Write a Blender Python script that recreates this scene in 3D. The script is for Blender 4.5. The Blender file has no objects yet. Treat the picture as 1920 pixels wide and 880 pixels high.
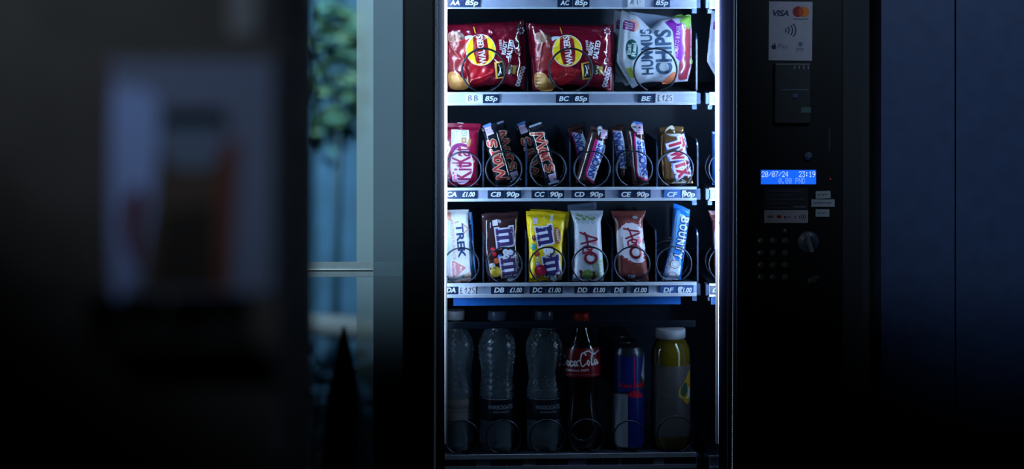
import bpy, bmesh, math, random
import numpy as np
from mathutils import Vector, Matrix
from mathutils.geometry import tessellate_polygon
SC = bpy.context.scene
COL = SC.collection
# ------------------------------------------------------------------ camera
D = 3.5; FPX = 3500.0; EYE = 1.62; YAW = math.radians(2.5); HORIZON = 0.0
cam_x = -D * math.tan(YAW)
CAM = np.array([cam_x, -D, EYE])
cd = bpy.data.cameras.new('camera'); cam = bpy.data.objects.new('camera', cd); COL.objects.link(cam)
cam.location = CAM; cam.rotation_euler = (math.pi/2, 0, -YAW)
cd.sensor_width = 36.0; cd.lens = 36.0 * FPX / 1920.0; cd.shift_y = -(440.0 - HORIZON) / 1920.0
cd.dof.use_dof = True; cd.dof.focus_distance = 3.55; cd.dof.aperture_fstop = 1.35
cd.clip_start = 0.05
SC.camera = cam
# ------------------------------------------------------------------ world and exposure
SC.view_settings.view_transform = 'Standard'; SC.view_settings.look = 'None'
SC.view_settings.exposure = 0.0; SC.view_settings.gamma = 1.0
w = bpy.data.worlds.new('night'); SC.world = w; w.use_nodes = True
w.node_tree.nodes['Background'].inputs[0].default_value = (0.02, 0.05, 0.12, 1)
w.node_tree.nodes['Background'].inputs[1].default_value = 0.02
# ------------------------------------------------------------------ projection: a pixel of the photo on the plane Y
FW = np.array([math.sin(YAW), math.cos(YAW), 0.0]); RT = np.array([math.cos(YAW), -math.sin(YAW), 0.0])
def XZ(px, py, Y):
    a = (np.asarray(px, float) - 960.0) / FPX; b = -(np.asarray(py, float) - HORIZON) / FPX
    dx = FW[0] + RT[0]*a; dy = FW[1] + RT[1]*a
    t = (Y - CAM[1]) / dy
    return CAM[0] + t*dx, CAM[2] + t*b
def P(px, py, Y):
    x, z = XZ(px, py, Y); return Vector((float(x), Y, float(z)))
# ------------------------------------------------------------------ added spots, no fixtures seen; cones cut so the lower part fades dark
def spot(name, loc, target, energy, angle, blend, color, size=0.05):
    l = bpy.data.lights.new(name, 'SPOT'); l.energy = energy; l.spot_size = math.radians(angle); l.spot_blend = blend
    l.color = color; l.shadow_soft_size = size
    o = bpy.data.objects.new(name, l); COL.objects.link(o); o.location = loc
    o.rotation_euler = (Vector(target) - Vector(loc)).to_track_quat('-Z', 'Y').to_euler()
    return o
BLUE = (0.55, 0.75, 1.0)
spot('added_ceiling_spot', (-0.45, -1.45, 2.55), (-0.30, 0.0, 1.80), 118, 40, 0.45, (0.55, 0.82, 1.0))
spot('added_ceiling_spot', (1.05, -1.6, 2.55), (1.02, 0.0, 1.74), 76, 42, 0.6, (0.5, 0.72, 1.0))
spot('added_ceiling_spot', (-1.5, -2.7, 2.5), (-0.42, -1.9, 1.91), 62, 38, 0.6, (0.72, 0.86, 1.0))
spot('added_outdoor_spot', (-0.7, 0.7, 3.4), (-0.6, 3.7, 1.50), 1150, 38, 0.85, (0.62, 0.85, 1.0), 0.2)  # unseen outdoor spot, added to light what stands behind the glass

# ------------------------------------------------------------------ materials
def lin(c):
    return tuple(((v/255.0)/12.92 if v/255.0 <= 0.04045 else ((v/255.0+0.055)/1.055)**2.4) for v in c)
MATS = {}
def mat(c, rough=0.4, metal=0.0, coat=0.0, emit=0.0, trans=0.0, ior=1.45, bump=0.0, bscale=60.0, vary=0.06, spec=0.5, alpha=1.0):
    key = (c, rough, metal, coat, emit, trans, ior, bump, bscale, vary, spec, alpha)
    if key in MATS: return MATS[key]
    m = bpy.data.materials.new('surface'); m.use_nodes = True
    nt = m.node_tree; b = nt.nodes['Principled BSDF']; b.inputs['Roughness'].default_value = rough
    b.inputs['Metallic'].default_value = metal; b.inputs['Coat Weight'].default_value = coat
    b.inputs['Coat Roughness'].default_value = 0.08; b.inputs['IOR'].default_value = ior
    b.inputs['Specular IOR Level'].default_value = spec
    b.inputs['Transmission Weight'].default_value = trans; b.inputs['Alpha'].default_value = alpha
    L = lin(c); b.inputs['Base Color'].default_value = (*L, 1)
    if emit > 0:
        b.inputs['Emission Color'].default_value = (*L, 1); b.inputs['Emission Strength'].default_value = emit
    if vary > 0 or bump > 0:
        tc = nt.nodes.new('ShaderNodeTexCoord'); n = nt.nodes.new('ShaderNodeTexNoise')
        n.inputs['Scale'].default_value = bscale; n.inputs['Detail'].default_value = 3
        nt.links.new(tc.outputs['Object'], n.inputs['Vector'])
        if vary > 0 and trans == 0:
            r = nt.nodes.new('ShaderNodeMapRange'); r.inputs[1].default_value = 0.3; r.inputs[2].default_value = 0.7
            r.inputs[3].default_value = 1.0 - vary; r.inputs[4].default_value = 1.0 + vary
            x = nt.nodes.new('ShaderNodeVectorMath'); x.operation = 'SCALE'; x.inputs[0].default_value = L
            nt.links.new(n.outputs['Fac'], r.inputs[0]); nt.links.new(r.outputs[0], x.inputs['Scale'])
            nt.links.new(x.outputs[0], b.inputs['Base Color'])
        if bump > 0:
            bp = nt.nodes.new('ShaderNodeBump'); bp.inputs['Strength'].default_value = bump; bp.inputs['Distance'].default_value = 0.002
            nt.links.new(n.outputs['Fac'], bp.inputs['Height']); nt.links.new(bp.outputs[0], b.inputs['Normal'])
    MATS[key] = m; return m
def film(c, **k):   # printed glossy wrapper film
    return mat(c, rough=k.get('rough', 0.3), coat=k.get('coat', 0.5), bump=k.get('bump', 0.25), bscale=90.0, vary=0.05)
def ink(c):
    return mat(c, rough=0.35, coat=0.35, vary=0.03)
def emis(c, s):
    return mat(c, emit=s, vary=0.0, rough=0.5)
def leafmat(c): return mat(c, rough=0.5, vary=0.25, bscale=8.0)
BLACK = mat((14, 16, 20), rough=0.32, coat=0.2)
BLACKM = mat((13, 14, 17), rough=0.6)
STEEL = mat((150, 158, 170), rough=0.32, metal=0.9)
CHROME = mat((120, 128, 140), rough=0.22, metal=1.0)
WIRE = mat((52, 58, 70), rough=0.3, metal=0.9); WIREB = mat((30, 34, 42), rough=0.35, metal=0.7)
NAVY = mat((20, 34, 64), rough=0.35, coat=0.2)
WHITE = mat((230, 232, 240), rough=0.45)
PAPER = mat((214, 212, 222), rough=0.6)

# ------------------------------------------------------------------ object helpers
def root_loc(o):
    while o.parent: o = o.parent
    return o.location
def obj(name, bm, mats, parent=None, smooth=False, loc=None, kind=None):
    """bm holds world coordinates; linked as one mesh whose frame is its thing's base."""
    if parent is not None: L = Vector(root_loc(parent))
    elif loc is not None: L = Vector(loc)
    else: L = Vector((0, 0, 0))
    bmesh.ops.translate(bm, verts=bm.verts, vec=-L)
    me = bpy.data.meshes.new(name); bm.to_mesh(me); bm.free()
    for m in (mats if isinstance(mats, (list, tuple)) else [mats]): me.materials.append(m)
    if smooth: me.polygons.foreach_set('use_smooth', [True]*len(me.polygons))
    o = bpy.data.objects.new(name, me); COL.objects.link(o)
    if parent is not None: o.parent = parent
    else: o.location = L
    if kind: o['kind'] = kind
    return o
def thing(name, label, cat, loc, group=None):
    o = bpy.data.objects.new(name, None); COL.objects.link(o); o.empty_display_size = 0.05
    o.location = loc; o['label'] = label; o['category'] = cat
    if group: o['group'] = group
    return o
def tag(o, label, cat, group=None):
    o['label'] = label; o['category'] = cat
    if group: o['group'] = group
    return o
def copy_tree(o, parent=None):
    c = o.copy(); COL.objects.link(c)
    if parent is not None: c.parent = parent
    for ch in list(o.children): copy_tree(ch, c)
    return c
def box(bm, a, b, bev=0.0, mi=0):
    x0, x1 = sorted((a[0], b[0])); y0, y1 = sorted((a[1], b[1])); z0, z1 = sorted((a[2], b[2]))
    vs = [bm.verts.new(p) for p in ((x0,y0,z0),(x1,y0,z0),(x1,y1,z0),(x0,y1,z0),(x0,y0,z1),(x1,y0,z1),(x1,y1,z1),(x0,y1,z1))]
    fs = [bm.faces.new([vs[i] for i in q]) for q in ((0,3,2,1),(4,5,6,7),(0,1,5,4),(1,2,6,5),(2,3,7,6),(3,0,4,7))]
    for f in fs: f.material_index = mi
    if bev > 0:
        es = list({e for f in fs for e in f.edges})
        r = bmesh.ops.bevel(bm, geom=es, offset=bev, segments=2, affect='EDGES', profile=0.5)
        for f in r['faces']: f.material_index = mi
def boxpx(bm, x0, y0, x1, y1, Y0, Y1, bev=0.0, mi=0):
    """a box whose front face (at Y0) covers the pixel rectangle, running back to Y1"""
    a = P(x0, y0, Y0); b = P(x1, y1, Y0)
    box(bm, (a.x, Y0, a.z), (b.x, Y1, b.z), bev, mi)
def mkbox(name, x0, y0, x1, y1, Y0, Y1, m, parent=None, bev=0.0, **k):
    bm = bmesh.new(); boxpx(bm, x0, y0, x1, y1, Y0, Y1, bev); return obj(name, bm, m, parent, **k)
def wbox(name, a, b, m, parent=None, bev=0.0, **k):
    bm = bmesh.new(); box(bm, a, b, bev); return obj(name, bm, m, parent, **k)
def tube(bm, pts, r, n=6, closed=False, mi=0, caps=True):
    pts = [Vector(p) for p in pts]; rings = []; N = len(pts)
    up0 = Vector((0.31, 0.2, 0.93))
    for i, p in enumerate(pts):
        a = pts[i-1] if (i > 0 or closed) else p; b = pts[(i+1) % N] if (i < N-1 or closed) else p
        t = (b - a).normalized(); s = t.cross(up0)
        if s.length < 0.1: s = t.cross(Vector((1, 0, 0)))
        s.normalize(); u = s.cross(t).normalized(); rr = r[i] if isinstance(r, (list, tuple)) else r
        rings.append([bm.verts.new(p + s*math.cos(2*math.pi*k/n)*rr + u*math.sin(2*math.pi*k/n)*rr) for k in range(n)])
    for i in range(N if closed else N-1):
        A = rings[i]; B = rings[(i+1) % N]
        for k in range(n):
            f = bm.faces.new((A[k], A[(k+1) % n], B[(k+1) % n], B[k])); f.material_index = mi; f.smooth = True
    if not closed and caps:
        bm.faces.new(rings[0][::-1]).material_index = mi; bm.faces.new(rings[-1]).material_index = mi
def lathe(bm, cx, cy, prof, n=32, mi=0, fn=None, cap=True):
    """prof: (z, r) from the bottom up"""
    rings = []
    for (z, r) in prof:
        ring = []
        for k in range(n):
            t = 2*math.pi*k/n; rr = r + (fn(t, z, r) if fn else 0)
            ring.append(bm.verts.new((cx + rr*math.cos(t), cy + rr*math.sin(t), z)))
        rings.append(ring)
    for A, B in zip(rings, rings[1:]):
        for k in range(n):
            f = bm.faces.new((A[k], A[(k+1) % n], B[(k+1) % n], B[k])); f.material_index = mi; f.smooth = True
    if cap:
        bm.faces.new(rings[0][::-1]).material_index = mi; bm.faces.new(rings[-1]).material_index = mi
def disc_y(bm, c, r, Y0, Y1, n=20, mi=0, rx=None, ang=0.0, dome=0.0):
    """a short cylinder standing out of a plane y = const, its face towards the camera; dome rounds its edge"""
    rx = rx or r; prof = [(Y1, 1.0), (Y0 + dome*0.8, 1.0), (Y0 + dome*0.25, 0.8), (Y0, 0.45)] if dome else [(Y1, 1.0), (Y0, 1.0)]
    ca, sa = math.cos(ang), math.sin(ang); rings = []
    for (y, s) in prof:
        ring = []
        for k in range(n):
            t = 2*math.pi*k/n; u = rx*s*math.cos(t); v = r*s*math.sin(t)
            ring.append(bm.verts.new((c.x + u*ca - v*sa, y, c.z + u*sa + v*ca)))
        rings.append(ring)
    for A, B in zip(rings, rings[1:]):
        for k in range(n):
            f = bm.faces.new((A[k], B[k], B[(k+1) % n], A[(k+1) % n])); f.material_index = mi; f.smooth = bool(dome)
    f = bm.faces.new(rings[-1]); f.material_index = mi

# ------------------------------------------------------------------ flat printed artwork, drawn in photo pixels and laid on real surfaces
TEXT = {}
def text_geom(body, bold=0.0, shear=0.0, spacing=1.0):
    k = (body, bold, shear, spacing)
    if k in TEXT: return TEXT[k]
    cu = bpy.data.curves.new('lettering', 'FONT'); cu.body = body; cu.size = 1.0; cu.offset = bold; cu.shear = shear
    cu.space_character = spacing; cu.resolution_u = 3
    o = bpy.data.objects.new('lettering', cu); COL.objects.link(o)
    dg = bpy.context.evaluated_depsgraph_get(); dg.update()
    me = bpy.data.meshes.new_from_object(o.evaluated_get(dg))
    v = np.array([(p.co.x, p.co.y) for p in me.vertices]) if len(me.vertices) else np.zeros((0, 2))
    f = [tuple(p.vertices) for p in me.polygons]
    bpy.data.objects.remove(o); bpy.data.meshes.remove(me); bpy.data.curves.remove(cu)
    TEXT[k] = (v, f); return TEXT[k]
def smooth(pts, n=6):
    """closed Catmull-Rom through the points"""
    out = []; N = len(pts); q = [np.array(p, float) for p in pts]
    for i in range(N):
        a, b, c, d = q[i-1], q[i], q[(i+1) % N], q[(i+2) % N]
        for k in range(n):
            t = k/n; out.append(tuple(0.5*((2*b) + (-a+c)*t + (2*a-5*b+4*c-d)*t*t + (-a+3*b-3*c+d)*t**3)))
    return out
def smooth_open(pts, n=6):
    q = [np.array(p, float) for p in pts]; q = [2*q[0]-q[1]] + q + [2*q[-1]-q[-2]]; out = []
    for i in range(1, len(q)-2):
        a, b, c, d = q[i-1], q[i], q[i+1], q[i+2]
        for k in range(n):
            t = k/n; out.append(tuple(0.5*((2*b) + (-a+c)*t + (2*a-5*b+4*c-d)*t*t + (-a+3*b-3*c+d)*t**3)))
    out.append(tuple(q[-2])); return out
class Art:
    def __init__(s): s.items = []            # (verts px, faces, layer, colour)
    def poly(s, pts, c, layer=1):
        t = tessellate_polygon([[Vector((x, y, 0)) for x, y in pts]])
        s.items.append((np.array(pts, float), [tuple(f) for f in t], layer, c)); return s
    def blob(s, pts, c, layer=1): return s.poly(smooth(pts), c, layer)
    def rect(s, x0, y0, x1, y1, c, layer=1): return s.poly([(x0,y0),(x1,y0),(x1,y1),(x0,y1)], c, layer)
    def ell(s, cx, cy, rx, ry, c, layer=1, ang=0.0, n=28):
        a = math.radians(ang); ca, sa = math.cos(a), math.sin(a)
        return s.poly([(cx + rx*math.cos(t)*ca - ry*math.sin(t)*sa, cy + rx*math.cos(t)*sa + ry*math.sin(t)*ca) for t in [2*math.pi*k/n for k in range(n)]], c, layer)
    def stroke(s, pts, wd, c, layer=1, sm=True, cap=True):
        p = np.array(smooth_open(pts) if sm and len(pts) > 2 else pts, float); n = len(p)
        ws = np.interp(np.linspace(0, 1, n), np.linspace(0, 1, len(wd)), wd) if isinstance(wd, (list, tuple)) else np.full(n, wd)
        t = np.gradient(p, axis=0); t /= np.maximum(np.linalg.norm(t, axis=1, keepdims=True), 1e-9); nn = np.stack([-t[:, 1], t[:, 0]], 1)
        A = p + nn*ws[:, None]/2; B = p - nn*ws[:, None]/2
        s.items.append((np.vstack([A, B]), [(i, i+1, n+i+1, n+i) for i in range(n-1)], layer, c))
        if cap:
            for q, ww in ((p[0], ws[0]), (p[-1], ws[-1])):
                if ww > 1.2: s.ell(q[0], q[1], ww/2, ww/2, c, layer, n=10)
        return s
    def ring(s, cx, cy, rx, ry, wd, c, layer=1, a0=0, a1=360, ang=0.0):
        n = max(6, int(abs(a1-a0)/10)); a = math.radians(ang); ca, sa = math.cos(a), math.sin(a); pts = []
        for k in range(n+1):
            t = math.radians(a0 + (a1-a0)*k/n); u, v = rx*math.cos(t), ry*math.sin(t); pts.append((cx + u*ca - v*sa, cy + u*sa + v*ca))
        return s.stroke(pts, wd, c, layer, sm=False, cap=False)
    def text(s, body, cx, cy, length, height, c, layer=1, ang=0.0, bold=0.02, shear=0.0, out=None, spacing=1.0, fit=True):
        v, f = text_geom(body, bold, shear, spacing)
        if not len(v): return s
        lo, hi = v.min(0), v.max(0); sx = length/max(hi[0]-lo[0], 1e-6); sy = height/max(hi[1]-lo[1], 1e-6); mid = (lo+hi)/2
        a = math.radians(ang); d = np.array([math.cos(a), math.sin(a)]); u = np.array([math.sin(a), -math.cos(a)])
        def place(v): return np.array([cx, cy]) + ((v[:, 0]-mid[0])*sx)[:, None]*d + ((v[:, 1]-mid[1])*sy)[:, None]*u
        if out:
            for oc, grow, ol in out:
                vo, fo = text_geom(body, bold+grow, shear, spacing); s.items.append((place(vo), fo, ol, oc))
        s.items.append((place(v), f, layer, c)); return s
    def slab_m(s, cx, cy, length, height, c, oc, ang, layer):
        """a lower-case slab-serif m"""
        a = math.radians(ang); d = np.array([math.cos(a), math.sin(a)]); u = np.array([math.sin(a), -math.cos(a)])
        def R(x0, y0, x1, y1, col, g, l):
            q = [(x0-g, y0-g), (x1+g, y0-g), (x1+g, y1+g), (x0-g, y1+g)]
            s.poly([tuple(np.array([cx, cy]) + (x-0.5)*length*d + (y-0.5)*height*u) for x, y in q], col, l)
        parts = [(0.07, 0, 0.27, 1), (0.41, 0, 0.60, 0.9), (0.74, 0, 0.94, 0.86), (0.0, 0.0, 0.34, 0.15), (0.37, 0, 0.65, 0.15), (0.69, 0, 1.0, 0.15), (0.0, 0.84, 0.3, 1.0), (0.2, 0.72, 0.9, 0.95)]
        for p in parts: R(*p, oc, 0.085, layer)
        for p in parts: R(*p, c, 0.0, layer+1)
        return s
    def shift(s, dx, dy):
        a = Art(); a.items = [(v + np.array([dx, dy]), f, l, c) for v, f, l, c in s.items]; return a
    def mesh(s, surf, grid=None, base=0.0003, step=0.00012, clip=None):
        """returns (bmesh, materials); surf(px, py, h) -> world points"""
        bm = bmesh.new(); mats = []; idx = {}
        for v, f, l, c in s.items:
            m = c if isinstance(c, bpy.types.Material) else ink(c)
            if m not in idx: idx[m] = len(mats); mats.append(m)
            vs = [bm.verts.new((x, y, base + step*l)) for x, y in v]
            for q in f:
                if len(set(q)) < 3: continue
                try: bm.faces.new([vs[i] for i in q]).material_index = idx[m]
                except ValueError: pass
        if grid:
            xs = [v.co.x for v in bm.verts]; ys = [v.co.y for v in bm.verts]
            for lo, hi, ax in ((min(xs), max(xs), 0), (min(ys), max(ys), 1)):
                k = math.floor(lo/grid)*grid + grid
                while k < hi:
                    co = Vector((k, 0, 0)) if ax == 0 else Vector((0, k, 0)); no = Vector((1, 0, 0)) if ax == 0 else Vector((0, 1, 0))
                    bmesh.ops.bisect_plane(bm, geom=bm.verts[:]+bm.edges[:]+bm.faces[:], plane_co=co, plane_no=no, dist=1e-5); k += grid
        if clip:      # trim to a convex-ish outline, one straight side at a time
            for (p, q) in clip:
                t = Vector((q[0]-p[0], q[1]-p[1], 0)); no = Vector((t.y, -t.x, 0)).normalized()
                bmesh.ops.bisect_plane(bm, geom=bm.verts[:]+bm.edges[:]+bm.faces[:], plane_co=Vector((p[0], p[1], 0)), plane_no=no, clear_outer=True, dist=1e-5)
        co = np.array([v.co[:] for v in bm.verts]) if len(bm.verts) else np.zeros((0, 3))
        W = surf(co[:, 0], co[:, 1], co[:, 2])
        for v, p in zip(bm.verts, W): v.co = p
        for f in bm.faces:
            f.smooth = bool(grid)
        bmesh.ops.recalc_face_normals(bm, faces=bm.faces[:])
        for f in bm.faces:
            if f.normal.y > 0.2: f.normal_flip()
        return bm, mats
def flat(Y):
    def s(px, py, h):
        x, z = XZ(px, py, Y); return np.stack([x, Y - h, z], 1)
    return s
def print_on(name, art, surf, parent, grid=None, clip=None, **k):
    bm, mats = art.mesh(surf, grid, clip=clip, **k)
    return obj(name, bm, mats, parent)

# ------------------------------------------------------------------ the setting
def struct(o): o['kind'] = 'structure'; return o
CEIL = 2.6
struct(wbox('floor', (-2.6, -4.6, -0.08), (2.6, 1.0, 0.0), mat((38, 40, 44), rough=0.5, vary=0.2, bscale=5)))
struct(wbox('ceiling', (-2.6, -4.6, CEIL), (2.6, 1.0, CEIL+0.08), mat((60, 62, 66), rough=0.8)))
WALLM = mat((28, 34, 46), rough=0.6, bump=0.1, bscale=40)
xl_win = P(470, 0, 0.03).x; xm0 = P(756, 0, 0.0).x; xm1 = P(1582, 0, 0.0).x; xr = P(1652, 0, 0.0).x
struct(wbox('wall_left', (-2.6, 0.03, 0.0), (xl_win, 0.15, CEIL), WALLM))
bm = bmesh.new(); box(bm, (xm0-0.001, 0.0, 1.86), (xm1+0.001, 0.9, CEIL)); box(bm, (xl_win, 0.03, 2.2), (xm0-0.001, 0.15, CEIL))
struct(obj('wall_back', bm, WALLM))
wr = bpy.data.objects.new('wall_right', None); COL.objects.link(wr); wr.location = (xr, 0, 0); struct(wr)
PANEL = mat((40, 54, 82), rough=0.42, vary=0.12, bscale=30)
xs = P(1791.5, 0, 0.0).x
wbox('backing_board', (xm1, 0.05, 0.0), (2.6, 0.10, CEIL), mat((7, 10, 18), rough=0.7), wr)
wbox('wall_panel', (xr, 0.0, 0.0), (xs-0.0013, 0.048, CEIL), PANEL, wr, bev=0.0012)
wbox('wall_panel', (xs+0.0013, 0.0, 0.0), (2.6, 0.048, CEIL), PANEL, wr, bev=0.0012)

# glazing beside the machine; an added garden behind makes its blurred reflections
win = bpy.data.objects.new('window_1', None); COL.objects.link(win); win.location = (xl_win, 0.06, 0); struct(win)
GLASS = mat((225, 240, 245), rough=0.0, trans=1.0, ior=1.45, vary=0.0)
xp = P(700, 0, 0.03).x; xf = P(667.5, 0, 0.03).x
wbox('pane', (xl_win, 0.060, 0.1), (xp, 0.066, 2.2), GLASS, win)
wbox('window_post', (xp, 0.03, 0.0), (xm0-0.001, 0.12, 2.2), mat((112, 130, 140), rough=0.5, bump=0.08, bscale=400, vary=0.04), win, bev=0.001)
m = bpy.data.materials.new('frosted_film'); m.use_nodes = True; nt = m.node_tree
b = nt.nodes['Principled BSDF']; b.inputs['Base Color'].default_value = (*lin((204, 218, 212)), 1); b.inputs['Roughness'].default_value = 0.6
tr = nt.nodes.new('ShaderNodeBsdfTransparent'); mx = nt.nodes.new('ShaderNodeMixShader'); mx.inputs[0].default_value = 0.45
nt.links.new(tr.outputs[0], mx.inputs[1]); nt.links.new(b.outputs[0], mx.inputs[2]); nt.links.new(mx.outputs[0], nt.nodes['Material Output'].inputs[0])
wbox('frosted_strip', (xf, 0.0585, 0.1), (xp, 0.0595, 2.2), m, win)
mkbox('streak_halo', 540, 492, 699, 519, 0.0578, 0.0583, mat((176, 186, 188), rough=0.4), win, bev=0.0001)  # pale plate standing in for the halo of a reflected light streak
mkbox('streak_halo', 700, 492, 754, 519, 0.0296, 0.0299, mat((122, 142, 152), rough=0.4), win, bev=0.0001)  # same streak's dimmer glow across the post, as a lighter plate
bm = bmesh.new(); a = P(540, 506, 0.056); b_ = P(699, 506, 0.056)
tube(bm, [(a.x, 0.0562, a.z), (b_.x, 0.0562, b_.z)], 0.0016, 12)
obj('streak_core', bm, mat((246, 250, 252), rough=0.5), win)  # near-white rod standing in for the streak's bright line
wbox('window_sill', (xl_win, 0.03, 0.0), (xp, 0.12, 0.1), WALLM, win)

# ------------------------------------------------------------------ made-up garden standing in for blurred reflections in the glossy panel
struct(wbox('ground', (-3.5, 1.0, -0.08), (2.5, 6.0, 0.0), mat((30, 40, 34), rough=0.9, vary=0.3, bscale=6)))
def bush(label, c, rad, n, cols, seed, group=None):
    r = random.Random(seed); t = thing('reflection_shrub', label, 'shrub', (c[0], c[1], 0), group)
    bm = bmesh.new(); tube(bm, [(c[0], c[1], 0), (c[0]+0.03, c[1], c[2])], [0.012, 0.006], 6); obj('stem', bm, mat((56, 84, 96)), t)
    bm = bmesh.new()
    for i in range(n):
        u, v = r.uniform(-1, 1), r.uniform(0, 2*math.pi); q = math.sqrt(1-u*u); k = r.uniform(0.55, 1)
        p = Vector((c[0]+rad[0]*q*math.cos(v)*k, c[1]+rad[1]*q*math.sin(v)*k, c[2]+rad[2]*u*k))
        R = Matrix.Rotation(r.uniform(0, 6.28), 3, 'Z') @ Matrix.Rotation(r.uniform(-1, 1), 3, 'X'); s = r.uniform(0.03, 0.06)
        vs = [bm.verts.new(p + R @ Vector(q_)) for q_ in ((-s, 0, 0), (0, -s*0.45, 0.004), (s, 0, 0), (0, s*0.45, 0.004))]
        bm.faces.new(vs).material_index = r.randrange(len(cols))
    obj('foliage', bm, [leafmat(c_) for c_ in cols], t, kind='stuff')
    return t
tag(wbox('reflection_wall', (-2.2, 3.7, 0.0), (1.2, 3.8, 2.4), mat((62, 98, 124), rough=0.8, vary=0.35, bscale=5.0), loc=(-0.5, 3.75, 0)), 'made-up blue wall standing in for blurred blue reflections in the glass', 'garden wall')
bush('made-up pale green plant standing in for the green part of the reflections', (P(622, 150, 3.62).x, 3.62, 1.36), (0.13, 0.035, 0.36), 150, [(104, 146, 112), (92, 136, 118), (120, 152, 118)], 3)
bush('made-up low blue-green plant standing in for the dark foot of the reflections', (-0.58, 3.05, 0.22), (0.6, 0.12, 0.2), 900, [(64, 110, 140), (56, 98, 132), (84, 128, 146)], 5)
bm = bmesh.new()
pts = [(-1.6 + 0.1*i, 3.35 + 0.08*math.cos(i*0.22), 0.50 - 0.006*i) for i in range(19)]
tube(bm, pts, 0.042, 10)
gb = thing('reflection_railing', 'made-up pale curved handrail standing in for a pale reflected band', 'railing', (-0.7, 3.4, 0))
obj('handrail', bm, mat((205, 205, 205), rough=0.6), gb)
bm = bmesh.new()
for i in (1, 9, 17): tube(bm, [(pts[i][0], pts[i][1], 0), pts[i]], 0.015, 8)
obj('support_post', bm, mat((90, 95, 100), rough=0.5), gb, kind='stuff')
bm = bmesh.new(); c = P(645, 720, 1.3); lathe(bm, c.x, 1.3, [(0.0, 0.03), (0.12, 0.035), (0.14, 0.08), (0.3, 0.07), (0.6, 0.045), (P(645, 612, 1.3).z, 0.004)], 14)
tag(obj('reflection_cone', bm, mat((3, 4, 5), rough=0.95, spec=0.05), loc=(c.x, 1.3, 0)), 'made-up small dark cone standing in for a dark shape in the reflections', 'shrub')

# ------------------------------------------------------------------ the snack machine
XM = (xm0 + xm1)/2
vm = thing('vending_machine', 'black glass fronted snack vending machine with lit trays', 'vending machine', (XM, 0.4, 0))
TOP = 1.855; DEEP = 0.80
win_l = P(836, 0, 0.0).x; win_r = P(1346, 0, 0.0).x
LINER = mat((58, 76, 104), rough=0.4)
wbox('side_wall', (xm0, 0.02, 0.03), (xm0+0.02, DEEP, TOP), BLACK, vm)
wbox('side_wall', (xm1-0.02, 0.02, 0.03), (xm1, DEEP, TOP), BLACK, vm)
wbox('roof', (xm0, 0.02, TOP-0.03), (xm1, DEEP, TOP), BLACK, vm)
wbox('base', (xm0, 0.02, 0.0), (xm1, DEEP, 0.05), BLACK, vm)
wbox('back_liner', (xm0+0.02, 0.56, 0.05), (xm1-0.02, DEEP, TOP-0.03), LINER, vm)
x_in = P(1440, 0, 0.1).x
wbox('inner_side_panel', (P(775, 0, 0.05).x - 0.01, 0.03, 0.05), (P(775, 0, 0.05).x, 0.55, TOP-0.03), LINER, vm)
wbox('inner_side_panel', (x_in, 0.03, 0.05), (x_in+0.01, 0.55, TOP-0.03), LINER, vm)
# door
zb = 0.42
bm = bmesh.new()
xa = P(815, 0, -0.012).x
box(bm, (xm0, -0.016, 0.05), (xa, 0.02, TOP), 0.004)
obj('door_stile', bm, mat((12, 15, 20), rough=0.38), vm)
bm = bmesh.new()          # sloped reveal carrying the dotted edge print
z0, z1 = zb, 1.80
v = [bm.verts.new(p) for p in ((xa, -0.015, z0), (win_l-0.002, 0.004, z0), (win_l-0.002, 0.004, z1), (xa, -0.015, z1))]; bm.faces.new(v)
v2 = [bm.verts.new((min(p.co.x, win_l-0.006), 0.012, p.co.z)) for p in v]; bm.faces.new(v2[::-1])
for i in range(4): bm.faces.new((v[i], v[i-1], v2[i-1], v2[i]))
obj('door_reveal', bm, mat((6, 12, 38), rough=0.6), vm)  # blue glow of the light strip put into the colour
xb = P(1381, 0, -0.012).x
bm = bmesh.new()
v = [bm.verts.new(p) for p in ((win_r+0.0022, 0.004, z0), (xb, -0.015, z0), (xb, -0.015, z1), (win_r+0.0022, 0.004, z1))]; bm.faces.new(v)
v2 = [bm.verts.new((max(p.co.x, win_r+0.008), 0.012, p.co.z)) for p in v]; bm.faces.new(v2[::-1])
for i in range(4): bm.faces.new((v[i], v[i-1], v2[i-1], v2[i]))
obj('door_reveal', bm, mat((10, 20, 60), rough=0.5), vm)  # bluer colour carries the right strip's glow
wbox('door_rail', (xa, -0.015, 1.80), (xb, 0.02, TOP), BLACK, vm, bev=0.003)
wbox('door_kick_panel', (xa, -0.015, 0.05), (xb, 0.02, zb), BLACK, vm, bev=0.003)
wbox('delivery_flap', (win_l+0.03, -0.022, 0.14), (win_r-0.03, -0.016, 0.34), BLACKM, vm, bev=0.002)
wbox('glass_pane', (P(839.2, 0, 0.007).x, 0.007, zb), (P(1342.8, 0, 0.007).x, 0.0115, 1.80), GLASS, vm)
# dotted print along both edges of the glass, LED light put in as emission
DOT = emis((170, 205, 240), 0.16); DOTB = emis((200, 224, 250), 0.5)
def dots(cols, name, dm_=None):
    bm = bmesh.new()
    for (px, r, off) in cols:
        Y = -0.0165; k = 0
        for py in np.arange(-60 + off, 900, 3.05):
            c = P(px + 0.004*(300-py), py, Y); rr = r
            bm.faces.new([bm.verts.new((c.x + rr*math.cos(t), Y + 0.012*0 , c.z + rr*math.sin(t))) for t in (0.0, 1.571, 3.142, 4.712)][::-1])
    o = obj(name, bm, dm_ or DOT, vm, kind='stuff'); return o
def slope_y(px, p0, p1):   # depth of the reveal under a pixel column
    return None
dots([(816.5, 0.0006, 0), (818.8, 0.0006, 1.5)], 'edge_dot_print')
dots([(1366.0, 0.00035, 0)], 'edge_dot_print'); dots([(1375.2, 0.00075, 0)], 'edge_dot_print', DOTB)
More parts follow.
